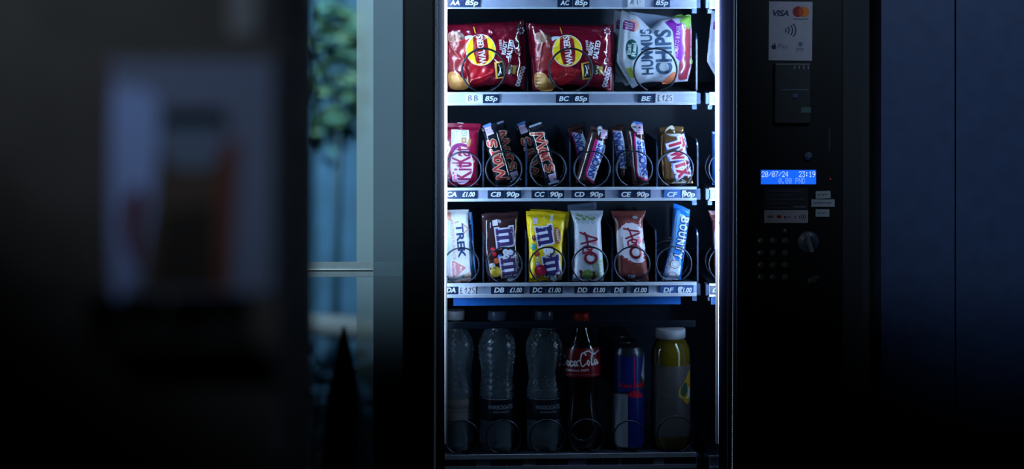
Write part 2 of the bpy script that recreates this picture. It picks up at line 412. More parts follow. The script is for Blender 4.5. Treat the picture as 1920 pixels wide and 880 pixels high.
# light strips: LED modules, emission graded down to put in the dark lower fade
def strip(px0, px1, pi0, pi1, gain):
    """a diffuser lens flush with the glass edge and, behind it, the LED modules that face into the cabinet"""
    lens = bmesh.new(); leds = bmesh.new(); lm = []; em = []; n = 66
    for i in range(n):
        y0 = -170 + i*15.2; y1 = y0 + 15.2; yc = (y0+y1)/2
        s = float(np.interp(yc, (250, 400, 480, 560, 600, 650, 700, 760, 840), (1.0, 0.9, 0.6, 0.15, 0.085, 0.045, 0.022, 0.008, 0.001)))
        l = float(np.interp(yc, (250, 400, 480, 560, 650, 760, 840), (8.0, 2.5, 0.9, 0.34, 0.10, 0.02, 0.004)))
        lm.append(emis((200, 224, 255), round(l, 4))); em.append(emis((200, 224, 255), round(s*gain, 4)))
        boxpx(lens, px0, y0, px1, y1, -0.001, 0.013, mi=i); boxpx(leds, pi0, y0, pi1, y1, 0.0135, 0.030, mi=i)
    obj('strip_lens', lens, lm, vm); obj('led_strip', leds, em, vm)
strip(834.8, 838.5, 832, 837.5, 58.0)
strip(1343.4, 1347.0, 1346.5, 1351, 105.0)

# ------------------------------------------------------------------ trays, price tickets, coils, dividers
YT = 0.06
SHELF = {'a': (-6, 16), 'b': (173.5, 196), 'c': (353, 375.5), 'd': (532.5, 555), 'e': (855, 878)}
RAIL = mat((158, 164, 190), rough=0.4, metal=0.2)
LIP = mat((215, 222, 238), rough=0.3, metal=0.4)
TRAYM = mat((38, 44, 56), rough=0.4, metal=0.5)
DIV = mat((40, 52, 76), rough=0.25, coat=0.4)
FLOORZ = {}; TRAYS = {}
XT0, XT1, XT2, XT3 = 786, 1306, 1330, 1425
for key, (y0, y1) in SHELF.items():
    zt = P(960, y0 + 1.5, YT).z; FLOORZ[key] = zt
    for seg, (pa, pb) in enumerate(((XT0, XT1), (XT2, XT3))):
        bm = bmesh.new(); xa_, xb_ = P(pa, 0, YT).x, P(pb, 0, YT).x
        box(bm, (xa_, YT+0.003, zt-0.003), (xb_, 0.54, zt))
        zl = zt - 0.02
        box(bm, (xa_, YT+0.003, zl), (xa_+0.0015, 0.54, zt-0.003)); box(bm, (xb_-0.0015, YT+0.003, zl), (xb_, 0.54, zt-0.003))
        tray = obj('tray', bm, TRAYM, vm); TRAYS[(key, seg)] = tray
        mkbox('price_rail', pa, y0, pb, y1, YT, YT+0.003, RAIL, tray)
        mkbox('rail_lip', pa, y0-0.5, pb, y0+2.2, YT-0.003, YT, LIP, tray)
        mkbox('rail_lip', pa, y1-2.2, pb, y1+0.5, YT-0.003, YT, LIP, tray)
        mkbox('rail_end', (pb if seg == 0 else pa-7), y0+1, (pb+7 if seg == 0 else pa), y1-1, YT+0.002, YT+0.03, mat((52, 64, 88), rough=0.3, metal=0.3), tray)
        if key != 'e':
            q = pb-8 if seg == 0 else pa-3
            mkbox('rail_clip', q, y1+0.8, q+8, y1+9, YT+0.012, YT+0.03, mat((96, 120, 160), rough=0.35), tray)
# tickets: (tray, x0, x1, y0, y1, text, kind)
def ticket(key, x0, x1, txt, kind='navy', seg=0, dy=0.0, tw=None, th=None):
    y0, y1 = SHELF[key]; y0 += 2.4 + dy; y1 -= 2.4 - dy; m = {'navy': NAVY, 'paper': PAPER, 'blue': mat((44, 74, 128), rough=0.3)}[kind]
    bm = bmesh.new(); boxpx(bm, x0, y0, x1, y1, YT-0.0022, YT-0.0001)
    art = Art(); cx, cy = (x0+x1)/2, (y0+y1)/2 + 0.2
    if kind == 'paper':
        for st in txt: art.stroke(st, 1.15, (34, 38, 74), 1)
    elif txt:
        n = len(txt); L = tw or (x1-x0)*(0.62 if n <= 2 else 0.78); H = th or (9.5 if 'p' not in txt else 12.5)
        art.text(txt, cx, cy + (1.2 if 'p' in txt else 0), L, H, (238, 240, 246), 1, bold=0.034, shear=0.2)
    mats = [m]
    if art.items:
        b2, ms = art.mesh(flat(YT-0.0022), base=0.0002)
        me = bpy.data.meshes.new('tmp'); b2.to_mesh(me); b2.free(); n0 = len(bm.faces); bm.from_mesh(me); bpy.data.meshes.remove(me)
        bm.faces.ensure_lookup_table()
        for f in bm.faces[n0:]: f.material_index += 1
        mats += ms
    return obj('price_ticket', bm, mats, TRAYS[(key, seg)])
def hand_bb(x, y):
    return [[(x, y+4), (x+1, y-5)], [(x+1, y-5), (x+6, y-4), (x+2, y-0.5)], [(x+2, y-0.5), (x+7, y+1.5), (x, y+4.5)]]
def hand_price(x, y):   # a handwritten pound 1.25
    return [[(x+5, y-4), (x+2, y-4.5), (x+2, y+4), (x, y+5), (x+6, y+5)], [(x, y), (x+4, y)], [(x+9, y-1), (x+13, y-5), (x+11, y+5)], [(x+15, y+5), (x+15.3, y+5.4)],
            [(x+17, y-3), (x+20, y-5), (x+20, y-1), (x+16, y+5), (x+21, y+5)], [(x+28, y-5), (x+24, y-5), (x+24, y-1), (x+27, y), (x+27, y+4), (x+23, y+5)]]
def price(key, x0, x1, x2, code, val, k1='navy', k2='navy', seg=0):
    if code: ticket(key, x0, x1, code, k1, seg)
    if val: ticket(key, x1+1.2, x2, val, k2, seg)
price('a', 838, 867.5, 900, 'AA', '85p'); price('a', 1045, 1073, 1105, 'AC', '85p'); price('a', 1226-1, 1226-1, 1256, None, '85p')
ticket('a', 1177, 1209, [[(1182, 8), (1186, -2), (1187, 9)], [(1183, 5), (1187, 4)], [(1194, 0), (1196, 8)], [(1199, 3), (1201, 3)]], 'paper')
ticket('b', 873, 905, hand_bb(878, 184.5) + hand_bb(889, 184.5), 'paper'); ticket('b', 906, 936, '85p')
price('b', 1042, 1073, 1104, 'BC', '85p'); ticket('b', 1196, 1226.5, 'BE'); ticket('b', 1229, 1262, hand_price(1232, 184), 'paper')
price('c', 832, 862, 894, 'CA', '£1.00'); price('c', 914.5, 945, 977, 'CB', '90p'); price('c', 996.5, 1027, 1058, 'CC', '90p')
price('c', 1071.5, 1101.5, 1134, 'CD', '90p'); price('c', 1159, 1189, 1220, 'CE', '90p'); price('c', 1245, 1276, 1306, 'CF', '90p', 'blue')
price('d', 832, 859.5, 859, 'DA', None); ticket('d', 860, 892, hand_price(862, 545), 'paper'); price('d', 920.5, 951, 982, 'DB', '£1.00'); price('d', 992.5, 1022.5, 1055, 'DC', '£1.00')
price('d', 1076.5, 1107, 1138, 'DD', '£1.00'); ticket('d', 1145.5, 1175, 'DE'); ticket('d', 1184.5, 1216, '£1.00'); ticket('d', 1237.5, 1269, 'DF', 'blue'); ticket('d', 1270, 1300, '£1.00', 'blue')
ticket('c', 1331, 1362, '90p', 'navy', 1); ticket('d', 1332, 1363, '£1.00', 'navy', 1)
for x0 in (833, 920, 1005, 1100, 1165, 1245):
    ticket('e', x0, x0+29, ''); ticket('e', x0+31, x0+60, '')
# torn white patch of the last ticket
bm, ms = Art().blob([(1271, 539), (1276, 537.5), (1281, 539), (1278, 543), (1276, 548), (1283, 549), (1280, 552), (1273, 551), (1270.5, 546)], (205, 208, 216)).mesh(flat(YT-0.0022), base=0.0006)
obj('torn_ticket_scrap', bm, ms, TRAYS[('d', 0)])
bm, ms = Art().blob([(1279, 357.5), (1286, 357), (1285, 361), (1281, 365), (1280, 370), (1278, 370), (1278, 362)], (205, 208, 216)).mesh(flat(YT-0.0022), base=0.0006)
obj('torn_ticket_scrap', bm, ms, TRAYS[('c', 0)])
# blue strip under the fourth tray
mkbox('blue_trim_strip', 850, 556.5, 1276, 570.5, YT+0.0035, YT+0.006, mat((38, 104, 190), rough=0.35), vm)
mkbox('blue_trim_strip', 1333, 556.5, 1425, 570.5, YT+0.0035, YT+0.006, mat((38, 104, 190), rough=0.35), vm)
# bar in front of the bottle necks
mkbox('bottle_rail', XT0, 605, 1304, 614, 0.074, 0.080, mat((30, 38, 52), rough=0.3, metal=0.5), vm, bev=0.0015)

def coil(key, cx, r_px, pitch, turns, seg=0):
    Yf = YT + 0.010; wr_ = 0.0021 if key == 'b' else 0.00165; c = P(cx, 0, Yf).x; r = r_px/1000.0; zc = FLOORZ[key] + r + wr_
    bm = bmesh.new(); pts = []; n = 44
    gap = 0.12                       # part of each turn that steps back, under the product
    for t in range(turns):
        for k in range(n):
            s = k/n; a = -math.pi/2 + 2*math.pi*(s + gap/2)*(-1)
            y = Yf + t*pitch + (0.0 if s < 1-gap else pitch*(s-(1-gap))/gap)
            pts.append((c + r*math.cos(a), y, zc + r*math.sin(a)))
    tube(bm, pts, wr_, 6)
    return obj('coil', bm, WIREB if key == 'b' else WIRE, TRAYS[(key, seg)], smooth=True)
PB = 0.062; PC = 0.046
for cx in (907, 1070, 1228.8): coil('b', cx, 41.5, PB, 3)
for cx in (868.7, 944.8, 1027.7, 1110, 1189.3, 1266): coil('c', cx, 34.5, PC, 4)
for cx in (865, 945.5, 1026, 1106, 1185, 1263.5): coil('d', cx, 34.0, PC, 4)
coil('d', 1362, 34, PC, 2, 1); coil('c', 1362, 34, PC, 2, 1); coil('b', 1396, 41.5, PB, 2, 1)
def divider(key, px, top, Y0=0.085, wpx=3.0):
    x = P(px, 0, Y0).x; z0 = FLOORZ[key]; z1 = P(px, top, Y0).z; h = wpx/2000.0; bm = bmesh.new(); R = 0.02
    prof = [(Y0, z0)] + [(Y0 + R*(1-math.cos(a)), z1 - R + R*math.sin(a)) for a in [math.pi/2*k/6 for k in range(7)]] + [(0.5, z1), (0.5, z0)]
    A = [bm.verts.new((x-h, y, z)) for y, z in prof]; B = [bm.verts.new((x+h, y, z)) for y, z in prof]
    bm.faces.new(A); bm.faces.new(B[::-1])
    for i in range(len(A)): bm.faces.new((A[i-1], A[i], B[i], B[i-1]))
    return obj('divider', bm, DIV, TRAYS[(key, 0)])
for px in (906, 987, 1068.5, 1150, 1232, 1308): divider('c', px, 262)
for px in (906, 986, 1066, 1148, 1230, 1308): divider('d', px, 431)
for px in (989, 1152, 1306): divider('b', px, 60, 0.14)

# ------------------------------------------------------------------ wrapped snacks
def segdist(x, y, pl):
    d = np.full(x.shape, 1e9)
    for (x0, y0), (x1, y1) in zip(pl, pl[1:]):
        vx, vy = x1-x0, y1-y0; t = np.clip(((x-x0)*vx + (y-y0)*vy)/max(vx*vx+vy*vy, 1e-9), 0, 1)
        d = np.minimum(d, np.hypot(x-x0-t*vx, y-y0-t*vy))
    return d
def make_pack(name, label, cat, key, sides, T, Y, base, art, R=(20, 20, 20, 20), fins=(0, 0, 0, 0), power=0.6, wr_amp=0.35, creases=(), facets=(), gather=0.8, seed=1, group=None, grid=2.6, back=0.45, extra=None, seg=0, pgrid=3.2):
    """sides: top, right, bottom, left polylines in pixels, clockwise from the top left corner; T thickness in metres (front half)"""
    top, right, bottom, left = [list(s) for s in sides]
    loop = top[:-1] + right[:-1] + bottom[:-1] + left[:-1]; sd = (top, right, bottom, left)
    rnd = random.Random(seed); waves = []
    for _ in range(7):
        a = rnd.uniform(0, math.pi); wl = rnd.uniform(11, 34); waves.append((math.cos(a)*2*math.pi/wl, math.sin(a)*2*math.pi/wl, rnd.uniform(0, 6.28), rnd.uniform(0.4, 1)*wl/34))
    def hf(x, y):
        x = np.asarray(x, float); y = np.asarray(y, float); f = np.ones(x.shape); g0 = np.zeros(x.shape); inside = np.ones(x.shape)
        for s, r, fin in zip(sd, R, fins):
            d = segdist(x, y, s); g = np.clip((d-fin)/r, 0, 1); f = f*(1-(1-g)**2)**power
            inside = inside*np.clip(d/1.2, 0, 1)
            if fin > 0:
                vert = abs(s[-1][0]-s[0][0]) > abs(s[-1][1]-s[0][1]); u = x if vert else y
                g0 = g0 + np.exp(-((d-fin)/9.0)**2)*np.sin(u*2*math.pi/6.3 + seed)*0.5*gather*0.001*np.clip(d/2, 0, 1)
                g0 = g0 + np.where(d < fin, np.sin(d*2*math.pi/1.9)*0.00012, 0)
        z = T*f + g0
        wv = sum(A*np.sin(kx*x + ky*y + ph) for kx, ky, ph, A in waves)
        z = z + wv*wr_amp*0.001*np.sqrt(f)
        for pl, amp, wd in creases: z = z + amp*0.001*np.exp(-(segdist(x, y, pl)/wd)**2)*np.sqrt(f)
        for (ap, p1, p2, slope) in facets:
            def side(p, q): return ((q[0]-p[0])*(y-p[1]) - (q[1]-p[1])*(x-p[0]))/math.hypot(q[0]-p[0], q[1]-p[1])
            s1 = side(ap, p1); s2 = side(p2, ap); dd = np.minimum(np.abs(s1), np.abs(s2)); ins = (s1*s2 > 0) & (s1 > 0)
            z = z - np.where(ins, slope*dd*0.001, 0)
        return np.maximum(z, 0.0005*inside) * inside
    zs = min(p[1] for p in loop), max(p[1] for p in loop)
    bx = np.mean([p[0] for p in bottom]); base_z = FLOORZ[key] + 0.0035
    t = thing(name, label, cat, (P(bx, 0, Y).x, Y, base_z), group)
    bm = bmesh.new(); tess = tessellate_polygon([[Vector((x, y, 0)) for x, y in loop]]); vs = [bm.verts.new((x, y, 0)) for x, y in loop]
    for f in tess: bm.faces.new([vs[i] for i in f])
    xs_ = [p[0] for p in loop]; ys_ = [p[1] for p in loop]
    for lo, hi, ax in ((min(xs_), max(xs_), 0), (min(ys_), max(ys_), 1)):
        k = lo + grid*0.5
        while k < hi:
            co = Vector((k, 0, 0)) if ax == 0 else Vector((0, k, 0)); no = Vector((1, 0, 0)) if ax == 0 else Vector((0, 1, 0))
            bmesh.ops.bisect_plane(bm, geom=bm.verts[:]+bm.edges[:]+bm.faces[:], plane_co=co, plane_no=no, dist=1e-4); k += grid
    bm.verts.ensure_lookup_table(); co = np.array([v.co[:2] for v in bm.verts]); fz = hf(co[:, 0], co[:, 1])
    onb = {v.index for e in bm.edges if len(e.link_faces) == 1 for v in e.verts}
    X, Z = XZ(co[:, 0], co[:, 1], Y)
    b2 = bmesh.new(); fr = [b2.verts.new((X[i], Y - fz[i], Z[i])) for i in range(len(X))]
    bk = [fr[i] if i in onb else b2.verts.new((X[i], Y + fz[i]*back, Z[i])) for i in range(len(X))]
    for f in bm.faces:
        ids = [v.index for v in f.verts]
        b2.faces.new([fr[i] for i in ids])
        q = [bk[i] for i in ids]
        try: b2.faces.new(q[::-1])
        except ValueError: pass
    bm.free(); bmesh.ops.recalc_face_normals(b2, faces=b2.faces[:])
    obj('wrapper', b2, base, t, smooth=True)
    def surf(px, py, h):
        x, z = XZ(px, py, Y); return np.stack([x, Y - hf(px, py) - h, z], 1)
    cl = []
    n = len(loop); cc = np.mean(loop, 0)
    hull_sides = [(s[0], s[-1]) for s in sd]
    t['_'] = 0; del t['_']
    if art and art.items:
        clip = [(a, b) for a, b in hull_sides if True] if extra is None else extra
        print_on('printed_artwork', art, surf, t, grid=pgrid, clip=clip)
    return t
def quad(tl, tr, br, bl): return ((tl, tr), (tr, br), (br, bl), (bl, tl))

def K(x0, y0, s):
    def f(*pts): return [(x0 + x/s, y0 + y/s) for x, y in pts]
    return f
# ---- red crisp bags
RED = (128, 12, 34); DRED = (92, 10, 34)
def crisp_art():
    k = K(830, 20, 5.5); a = Art()
    a.blob(k((70, 300), (200, 280), (300, 320), (420, 560), (520, 600), (480, 680), (330, 760), (250, 690), (190, 600), (90, 600)), (146, 10, 24), 1)
    a.blob(k((70, 310), (150, 320), (230, 330), (215, 430), (190, 560), (110, 620), (70, 560)), (124, 30, 34), 2)
    # printed sports fan's head and collar
    a.blob(k((55, 240), (90, 215), (150, 218), (205, 240), (220, 270), (200, 300), (150, 318), (100, 332), (60, 310)), (158, 112, 98), 3)
    a.blob(k((150, 225), (200, 235), (225, 270), (195, 300), (170, 285), (185, 262)), (70, 44, 38), 4)
    a.stroke(k((118, 250), (122, 272)), 1.6, (96, 64, 56), 4); a.stroke(k((124, 288), (126, 306)), 1.4, (96, 64, 56), 4); a.blob(k((60, 250), (84, 240), (90, 300), (66, 306)), (136, 92, 82), 4); a.stroke(k((118, 278), (98, 282)), 1.2, (128, 84, 74), 4)
    a.blob(k((232, 262), (300, 255), (312, 275), (270, 285), (235, 300)), (210, 215, 235), 3)
    # round emblem
    cx, cy = k((388, 402))[0]
    a.ell(cx, cy, 28.2, 29.6, (232, 224, 226), 4); a.ell(cx, cy, 26.7, 28.2, (238, 200, 26), 5)
    a.poly(k((312, 268), (345, 250), (420, 250), (452, 285), (470, 400), (470, 500), (430, 545), (350, 540), (328, 480), (310, 380)), (128, 10, 26), 6)
    a.text('WALKERS', *k((394, 400))[0], 54, 12.5, (246, 240, 244), 7, ang=-98, bold=0.035)
    # flavour words
    a.text('READY', *k((632, 378))[0], 26, 8, (240, 236, 242), 4, ang=-82, bold=0.04)
    a.text('SALTED', *k((690, 392))[0], 35, 10, (240, 236, 242), 4, ang=-80, bold=0.04)
    for i in range(6): a.rect(*k((575 + i*1.5, 298 + i*18))[0], *k((602 + i*1.5, 308 + i*18))[0], (216, 200, 212), 4)
    # black and gold badge
    a.poly(k((528, 530), (612, 512), (632, 690), (545, 700)), (196, 150, 62), 4); a.poly(k((552, 540), (612, 526), (626, 676), (562, 684)), (22, 22, 26), 5)
    a.stroke(k((572, 660), (590, 600), (575, 556)), 1.6, (226, 228, 236), 6); a.stroke(k((598, 640), (590, 610)), 1.4, (226, 228, 236), 6); a.stroke(k((603, 590), (600, 545)), 1.2, (226, 228, 236), 6)
    a.poly(k((668, 548), (752, 560), (738, 652), (652, 640)), (52, 40, 26), 4); a.poly(k((720, 560), (756, 566), (742, 650), (712, 645)), (170, 130, 60), 5)
    a.stroke(k((680, 640), (700, 625), (684, 610), (704, 596)), 1.3, (222, 214, 200), 6); a.stroke(k((690, 580), (712, 570), (696, 556)), 1.3, (222, 214, 200), 6)
    # ball of stars
    sx, sy = k((805, 205))[0]
    for i in range(7):
        t = 2*math.pi*i/7; a.poly([(sx + 5.4*math.cos(t) + 1.9*math.cos(t + q*1.2566 + 0.4)*(1 if True else 0), sy + 5.4*math.sin(t) + 1.9*math.sin(t + q*1.2566 + 0.4)) for q in range(5)], (228, 222, 232), 4)
    # outlined bubble word along the seam
    for i in range(6):
        ex, ey = k((772 + i*11, 760 - i*34))[0]; a.ell(ex, ey, 4.6, 3.5, (232, 228, 236), 4); a.ell(ex, ey, 2.4, 1.5, (120, 60, 110), 5)
    a.stroke(k((318, 168), (334, 228)), 1.8, (206, 160, 40), 4)
    # potato crisp
    a.blob(k((60, 642), (110, 622), (160, 640), (190, 682), (240, 700), (272, 742), (268, 785), (230, 815), (180, 818), (120, 815), (76, 790), (56, 730)), (176, 122, 66), 5)
    a.blob(k((95, 660), (150, 665), (170, 720), (120, 740), (90, 700)), (196, 146, 86), 6); a.blob(k((180, 730), (240, 735), (250, 780), (200, 795)), (150, 96, 44), 6)
    return a
C1 = K(830, 20, 5.5); CA = crisp_art()
crs = [(C1((70, 340), (110, 410), (190, 495)), 1.8, 2.0), (C1((505, 150), (400, 215), (300, 275), (210, 470)), 2.0, 2.2), (C1((470, 190), (520, 230), (415, 305)), 2.2, 3.0),
       (C1((690, 300), (745, 430), (800, 465), (812, 370)), 2.0, 2.2), (C1((682, 480), (690, 700), (770, 712)), 1.8, 1.8), (C1((285, 742), (300, 715), (420, 680), (495, 640)), 1.8, 2.0), (C1((220, 580), (258, 640), (265, 725)), 1.6, 1.8), (C1((530, 490), (590, 540), (600, 660)), 1.5, 1.8)]
make_pack('crisp_bag', 'red crisp bag lying on its side at the left end of the top full tray', 'crisp bag', 'b',
    (((825, 47), (870, 44), (925, 42), (960, 40), (981, 37)), ((981, 37), (985, 75), (986, 120), (984, 169)), ((984, 169), (950, 160), (900, 163), (868, 170), (829, 169)), ((829, 169), (823, 110), (825, 47))),
    0.022, 0.105, film((96, 8, 28), rough=0.13, coat=0.9, bump=0.0), CA, R=(34, 26, 30, 30), fins=(0, 5, 0, 5), wr_amp=0.8, creases=[(p, am*1.25, wd*0.75) for p, am, wd in crs], seed=4, gather=1.3, extra=[], grid=1.5, pgrid=1.7)
C2 = K(980, 20, 5.5)
crs2 = [(C2((185, 190), (240, 290), (265, 395), (330, 370)), 2.0, 2.0), (C2((380, 285), (480, 265), (560, 300), (605, 365)), 1.8, 2.0), (C2((340, 195), (500, 205), (640, 225), (760, 240), (790, 270)), 2.0, 2.2), (C2((445, 560), (452, 655), (510, 668), (560, 560)), 1.8, 1.8), (C2((300, 700), (380, 715), (445, 660)), 1.6, 2.0),
        (C2((720, 520), (800, 550), (920, 545)), 2.2, 2.4), (C2((820, 420), (880, 500), (910, 530)), 1.6, 2.0), (C2((200, 330), (160, 560), (130, 800)), 1.8, 2.0), (C2((740, 570), (820, 660)), 1.8, 2)]
make_pack('crisp_bag', 'red crisp bag lying on its side between another red bag and the white bag', 'crisp bag', 'b',
    (((986, 42), (1020, 44), (1070, 46), (1120, 47), (1150, 46)), ((1150, 46), (1152, 90), (1150, 130), (1150, 176)), ((1150, 176), (1120, 166), (1060, 160), (1030, 168), (999, 169)), ((999, 169), (994, 110), (986, 42))),
    0.021, 0.104, film((96, 8, 30), rough=0.13, coat=0.9, bump=0.0), CA.shift(161.5, 1.5), R=(30, 26, 30, 30), fins=(0, 5, 0, 5), wr_amp=0.8, creases=[(p, am*1.25, wd*0.75) for p, am, wd in crs2], seed=9, gather=1.3, extra=[], grid=1.5, pgrid=1.7)
# ---- white chickpea chips bag
def white_bag_art():
    k = K(1140, 10, 5.178); a = Art()
    a.ell(*k((238, 195))[0], 10.5, 12, (196, 142, 128), 1); a.poly(k((146, 140), (255, 168), (240, 252), (140, 232)), (122, 26, 112), 2)
    for i, (x, y0_, y1_) in enumerate(((172, 160, 228), (196, 170, 232), (220, 172, 240))):
        for j in range(3): a.stroke(k((x - 8, y0_ + 6 + j*22), (x + 8, y0_ + 10 + j*22)), 1.6, (226, 214, 230), 3, sm=False)
    a.ell(*k((221, 428))[0], 11.6, 19.4, (26, 78, 80), 1, ang=-3)
    a.text('Eat', *k((194, 425))[0], 20, 7.6, (226, 234, 236), 2, ang=-86, bold=0.035); a.text('Real', *k((240, 428))[0], 25, 8.4, (226, 234, 236), 2, ang=-86, bold=0.035)
    a.text('HUMMUS', *k((366, 450))[0], 85, 22.5, (40, 60, 84), 1, ang=-92, bold=0.03); a.text('CHIPS', *k((526, 450))[0], 84, 31.5, (40, 60, 84), 1, ang=-92, bold=0.035)
    a.poly(k((165, 605), (212, 598), (264, 690), (240, 706), (216, 704)), (150, 158, 44), 1)
    for i in range(4): a.stroke(k((190 + i*14, 622 + i*20), (212 + i*12, 618 + i*20)), 1.0, (50, 60, 30), 2)
    a.blob(k((690, 160), (722, 108), (790, 92), (802, 160), (775, 235), (735, 200)), (86, 124, 44), 1)
    a.blob(k((742, 232), (790, 200), (812, 240), (812, 420), (800, 500), (740, 500), (725, 380)), (96, 10, 26), 1)
    a.blob(k((672, 630), (690, 520), (740, 490), (806, 500), (806, 590), (780, 700), (680, 720)), (86, 12, 32), 2)
    a.ell(*k((800, 545))[0], 3.5, 6, (110, 140, 60), 3)
    a.poly(k((545, 165), (612, 134), (660, 180), (726, 168), (742, 235), (722, 520), (690, 545), (645, 500), (618, 250)), (88, 16, 108), 3)
    a.text('TOMATO & BASIL', *k((658, 345))[0], 60, 7.4, (224, 200, 232), 4, ang=-85, bold=0.01); a.text('FLAVOUR', *k((728, 250))[0], 25, 5.4, (224, 200, 232), 4, ang=-85, bold=0.01)
    a.blob(k((520, 760), (565, 695), (630, 640), (652, 680), (622, 745)), (158, 84, 56), 4)
    a.stroke(k((790, 610), (770, 700)), 3.0, (220, 222, 230), 4, sm=False)
    return a
C3 = K(1140, 10, 5.178)
WB = white_bag_art()
wb_sides = (((1165, 19), (1192, 27), (1219.5, 54), (1238, 37), (1262, 34), (1295, 28)), ((1295, 28), (1297, 70), (1296, 126), (1289, 152)), ((1289, 152), (1262, 155), (1223, 153), (1204, 156), (1186, 166)), ((1186, 166), (1168, 138), (1155.5, 115), (1160, 66), (1165, 19)))
wb = make_pack('snack_bag', 'white snack bag with dark lettering and a purple red end', 'snack bag', 'b', wb_sides, 0.020, 0.103,
    film((206, 210, 226), rough=0.35, coat=0.4), WB, R=(30, 30, 26, 26), fins=(0, 0, 0, 5), wr_amp=0.7, seed=11, gather=1.0,
    creases=[(C3((240, 800), (300, 760), (320, 700)), 1.5, 3), (C3((80, 545), (150, 590), (240, 800)), 1.5, 3), (C3((120, 280), (250, 250)), 1.2, 4), (C3((330, 740), (380, 650)), 1.5, 3)],
    extra=[])
bm = bmesh.new(); q = [(1180, 22), (1206, 25), (1236, 28.5), (1262, 33), (1262, 70), (1190, 70)]
F = [bm.verts.new(P(x, y, 0.116)) for x, y in q]; B = [bm.verts.new((v.co.x, 0.117, v.co.z)) for v in F]; bm.faces.new(F); bm.faces.new(B[::-1])
for i in range(len(q)): bm.faces.new((F[i-1], F[i], B[i], B[i-1]))
bmesh.ops.recalc_face_normals(bm, faces=bm.faces[:]); obj('folded_top_flap', bm, mat((150, 166, 192), rough=0.4), wb)
def second(o, label, dx, dy, dz=0.0):
    c = copy_tree(o); c.location = Vector(o.location) + Vector((dx, dy, dz)); c['label'] = label; return c
second(wb, 'white snack bag mostly hidden behind the front white bag', -0.006, PB + 0.01)
second(wb, 'white snack bag half cut off by the right window edge, top full tray', 0.176, 0.0)
# ---- chocolate wafer pack
k = K(830, 215, 6.07); a = Art()
a.poly(k((98, 163), (296, 172), (302, 258), (252, 372), (96, 372)), (206, 198, 192), 1)
a.ring(*k((245, 206))[0], 5, 5, 0.9, (90, 120, 96), 2); a.stroke(k((232, 212), (244, 214), (258, 195)), 1.0, (70, 110, 90), 2); a.rect(*k((214, 258))[0], *k((268, 316))[0], (128, 84, 62), 2); a.rect(*k((224, 268))[0], *k((256, 306))[0], (190, 150, 112), 3)
for i in range(4): a.stroke(k((118 + 18*i, 182), (116 + 18*i, 300 - 30*i)), 0.7, (104, 120, 100), 2)
a.poly(k((258, 380), (300, 262), (324, 282), (302, 388), (270, 396)), (182, 132, 88), 2); a.poly(k((300, 262), (324, 282), (302, 388), (288, 372)), (140, 92, 60), 3)
a.poly(k((268, 430), (292, 432), (372, 528), (345, 548)), (176, 126, 84), 2); a.poly(k((282, 432), (292, 432), (372, 528), (362, 536)), (128, 82, 56), 3)
a.ell(*k((200, 400))[0], 18, 13.5, (110, 20, 84), 2)
a.ell(*k((216, 575))[0], 21.5, 36, (216, 196, 224), 4)
a.text('Kit', *k((222, 640))[0], 33, 36, (112, 8, 56), 6, ang=-90, bold=0.02); a.text('Kat', *k((212, 458))[0], 32, 35, (112, 8, 56), 6, ang=-90, bold=0.02)
a.blob(k((112, 690), (140, 655), (160, 680), (150, 710), (185, 745), (170, 762), (120, 760), (108, 730)), (224, 196, 220), 7); a.blob(k((122, 695), (140, 672), (148, 690), (140, 715), (168, 742), (130, 745)), (196, 96, 150), 8)
a.stroke(k((170, 93), (235, 98)), 1.4, (224, 214, 220), 2, sm=False); a.text('C', *k((205, 140))[0], 6, 5, (220, 212, 218), 2, ang=0)
make_pack('wafer_bar', 'crimson wafer bar pack with an upright oval emblem at the left end of its tray', 'chocolate bar', 'c',
    (((826, 231), (860, 231), (903, 232)), ((903, 232), (899, 250), (897, 297), (897, 347)), ((897, 347), (826, 349)), ((826, 349), (824, 290), (826, 231))),
    0.010, 0.094, film((108, 6, 38), rough=0.24, coat=0.7), a, R=(12, 10, 12, 10), fins=(8, 0, 6, 0), wr_amp=0.35, seed=21, extra=[])
# ---- black caramel bars
def mars_letters(a, pts, wd, layer):
    for lay, w, c in ((layer, wd+2.6, (206, 176, 150)), (layer+1, wd, (168, 30, 36))):
        for s in pts: a.stroke(s, w, c, lay)
def word_path(origin, ang, sx, sy, strokes):
    """letters drawn as pen strokes in a unit frame (x along the word, y up)"""
    t = math.radians(ang); d = np.array([math.cos(t), math.sin(t)]); u = np.array([math.sin(t), -math.cos(t)]); o = np.array(origin)
    return [[tuple(o + d*x*sx + u*y*sy) for x, y in s] for s in strokes]
MARS = [[(0.0, -0.06), (0.05, 0.5), (0.10, 1.0), (0.15, 0.55), (0.18, 0.22), (0.25, 0.6), (0.31, 1.0), (0.345, 0.5), (0.37, 0.04)],
        [(0.565, 0.58), (0.50, 0.68), (0.445, 0.5), (0.43, 0.2), (0.475, 0.02), (0.53, 0.2), (0.565, 0.56), (0.58, 0.1), (0.61, 0.02)],
        [(0.65, 0.66), (0.67, 0.3), (0.675, 0.0)], [(0.675, 0.4), (0.71, 0.66), (0.765, 0.66)],
        [(0.99, 0.60), (0.90, 0.70), (0.86, 0.5), (0.93, 0.34), (0.98, 0.18), (0.92, 0.0), (0.82, 0.08)]]
WRAP_DARK = film((20, 22, 32), rough=0.22, coat=0.8)
k = K(830, 215, 6.07); a = Art()
a.poly(k((474, 152), (546, 126), (580, 210), (502, 240)), (224, 190, 220), 2)
for i in range(4): a.stroke(k((490 + 17*i, 166 - 7*i), (510 + 17*i, 222 - 7*i)), 0.6, (150, 90, 140), 3, sm=False)
a.poly(k((452, 130), (545, 88), (556, 120), (470, 152)), (84, 120, 190), 1)
mars_letters(a, word_path(k((748, 724))[0], -110, 80, 20, MARS), 3.6, 2)
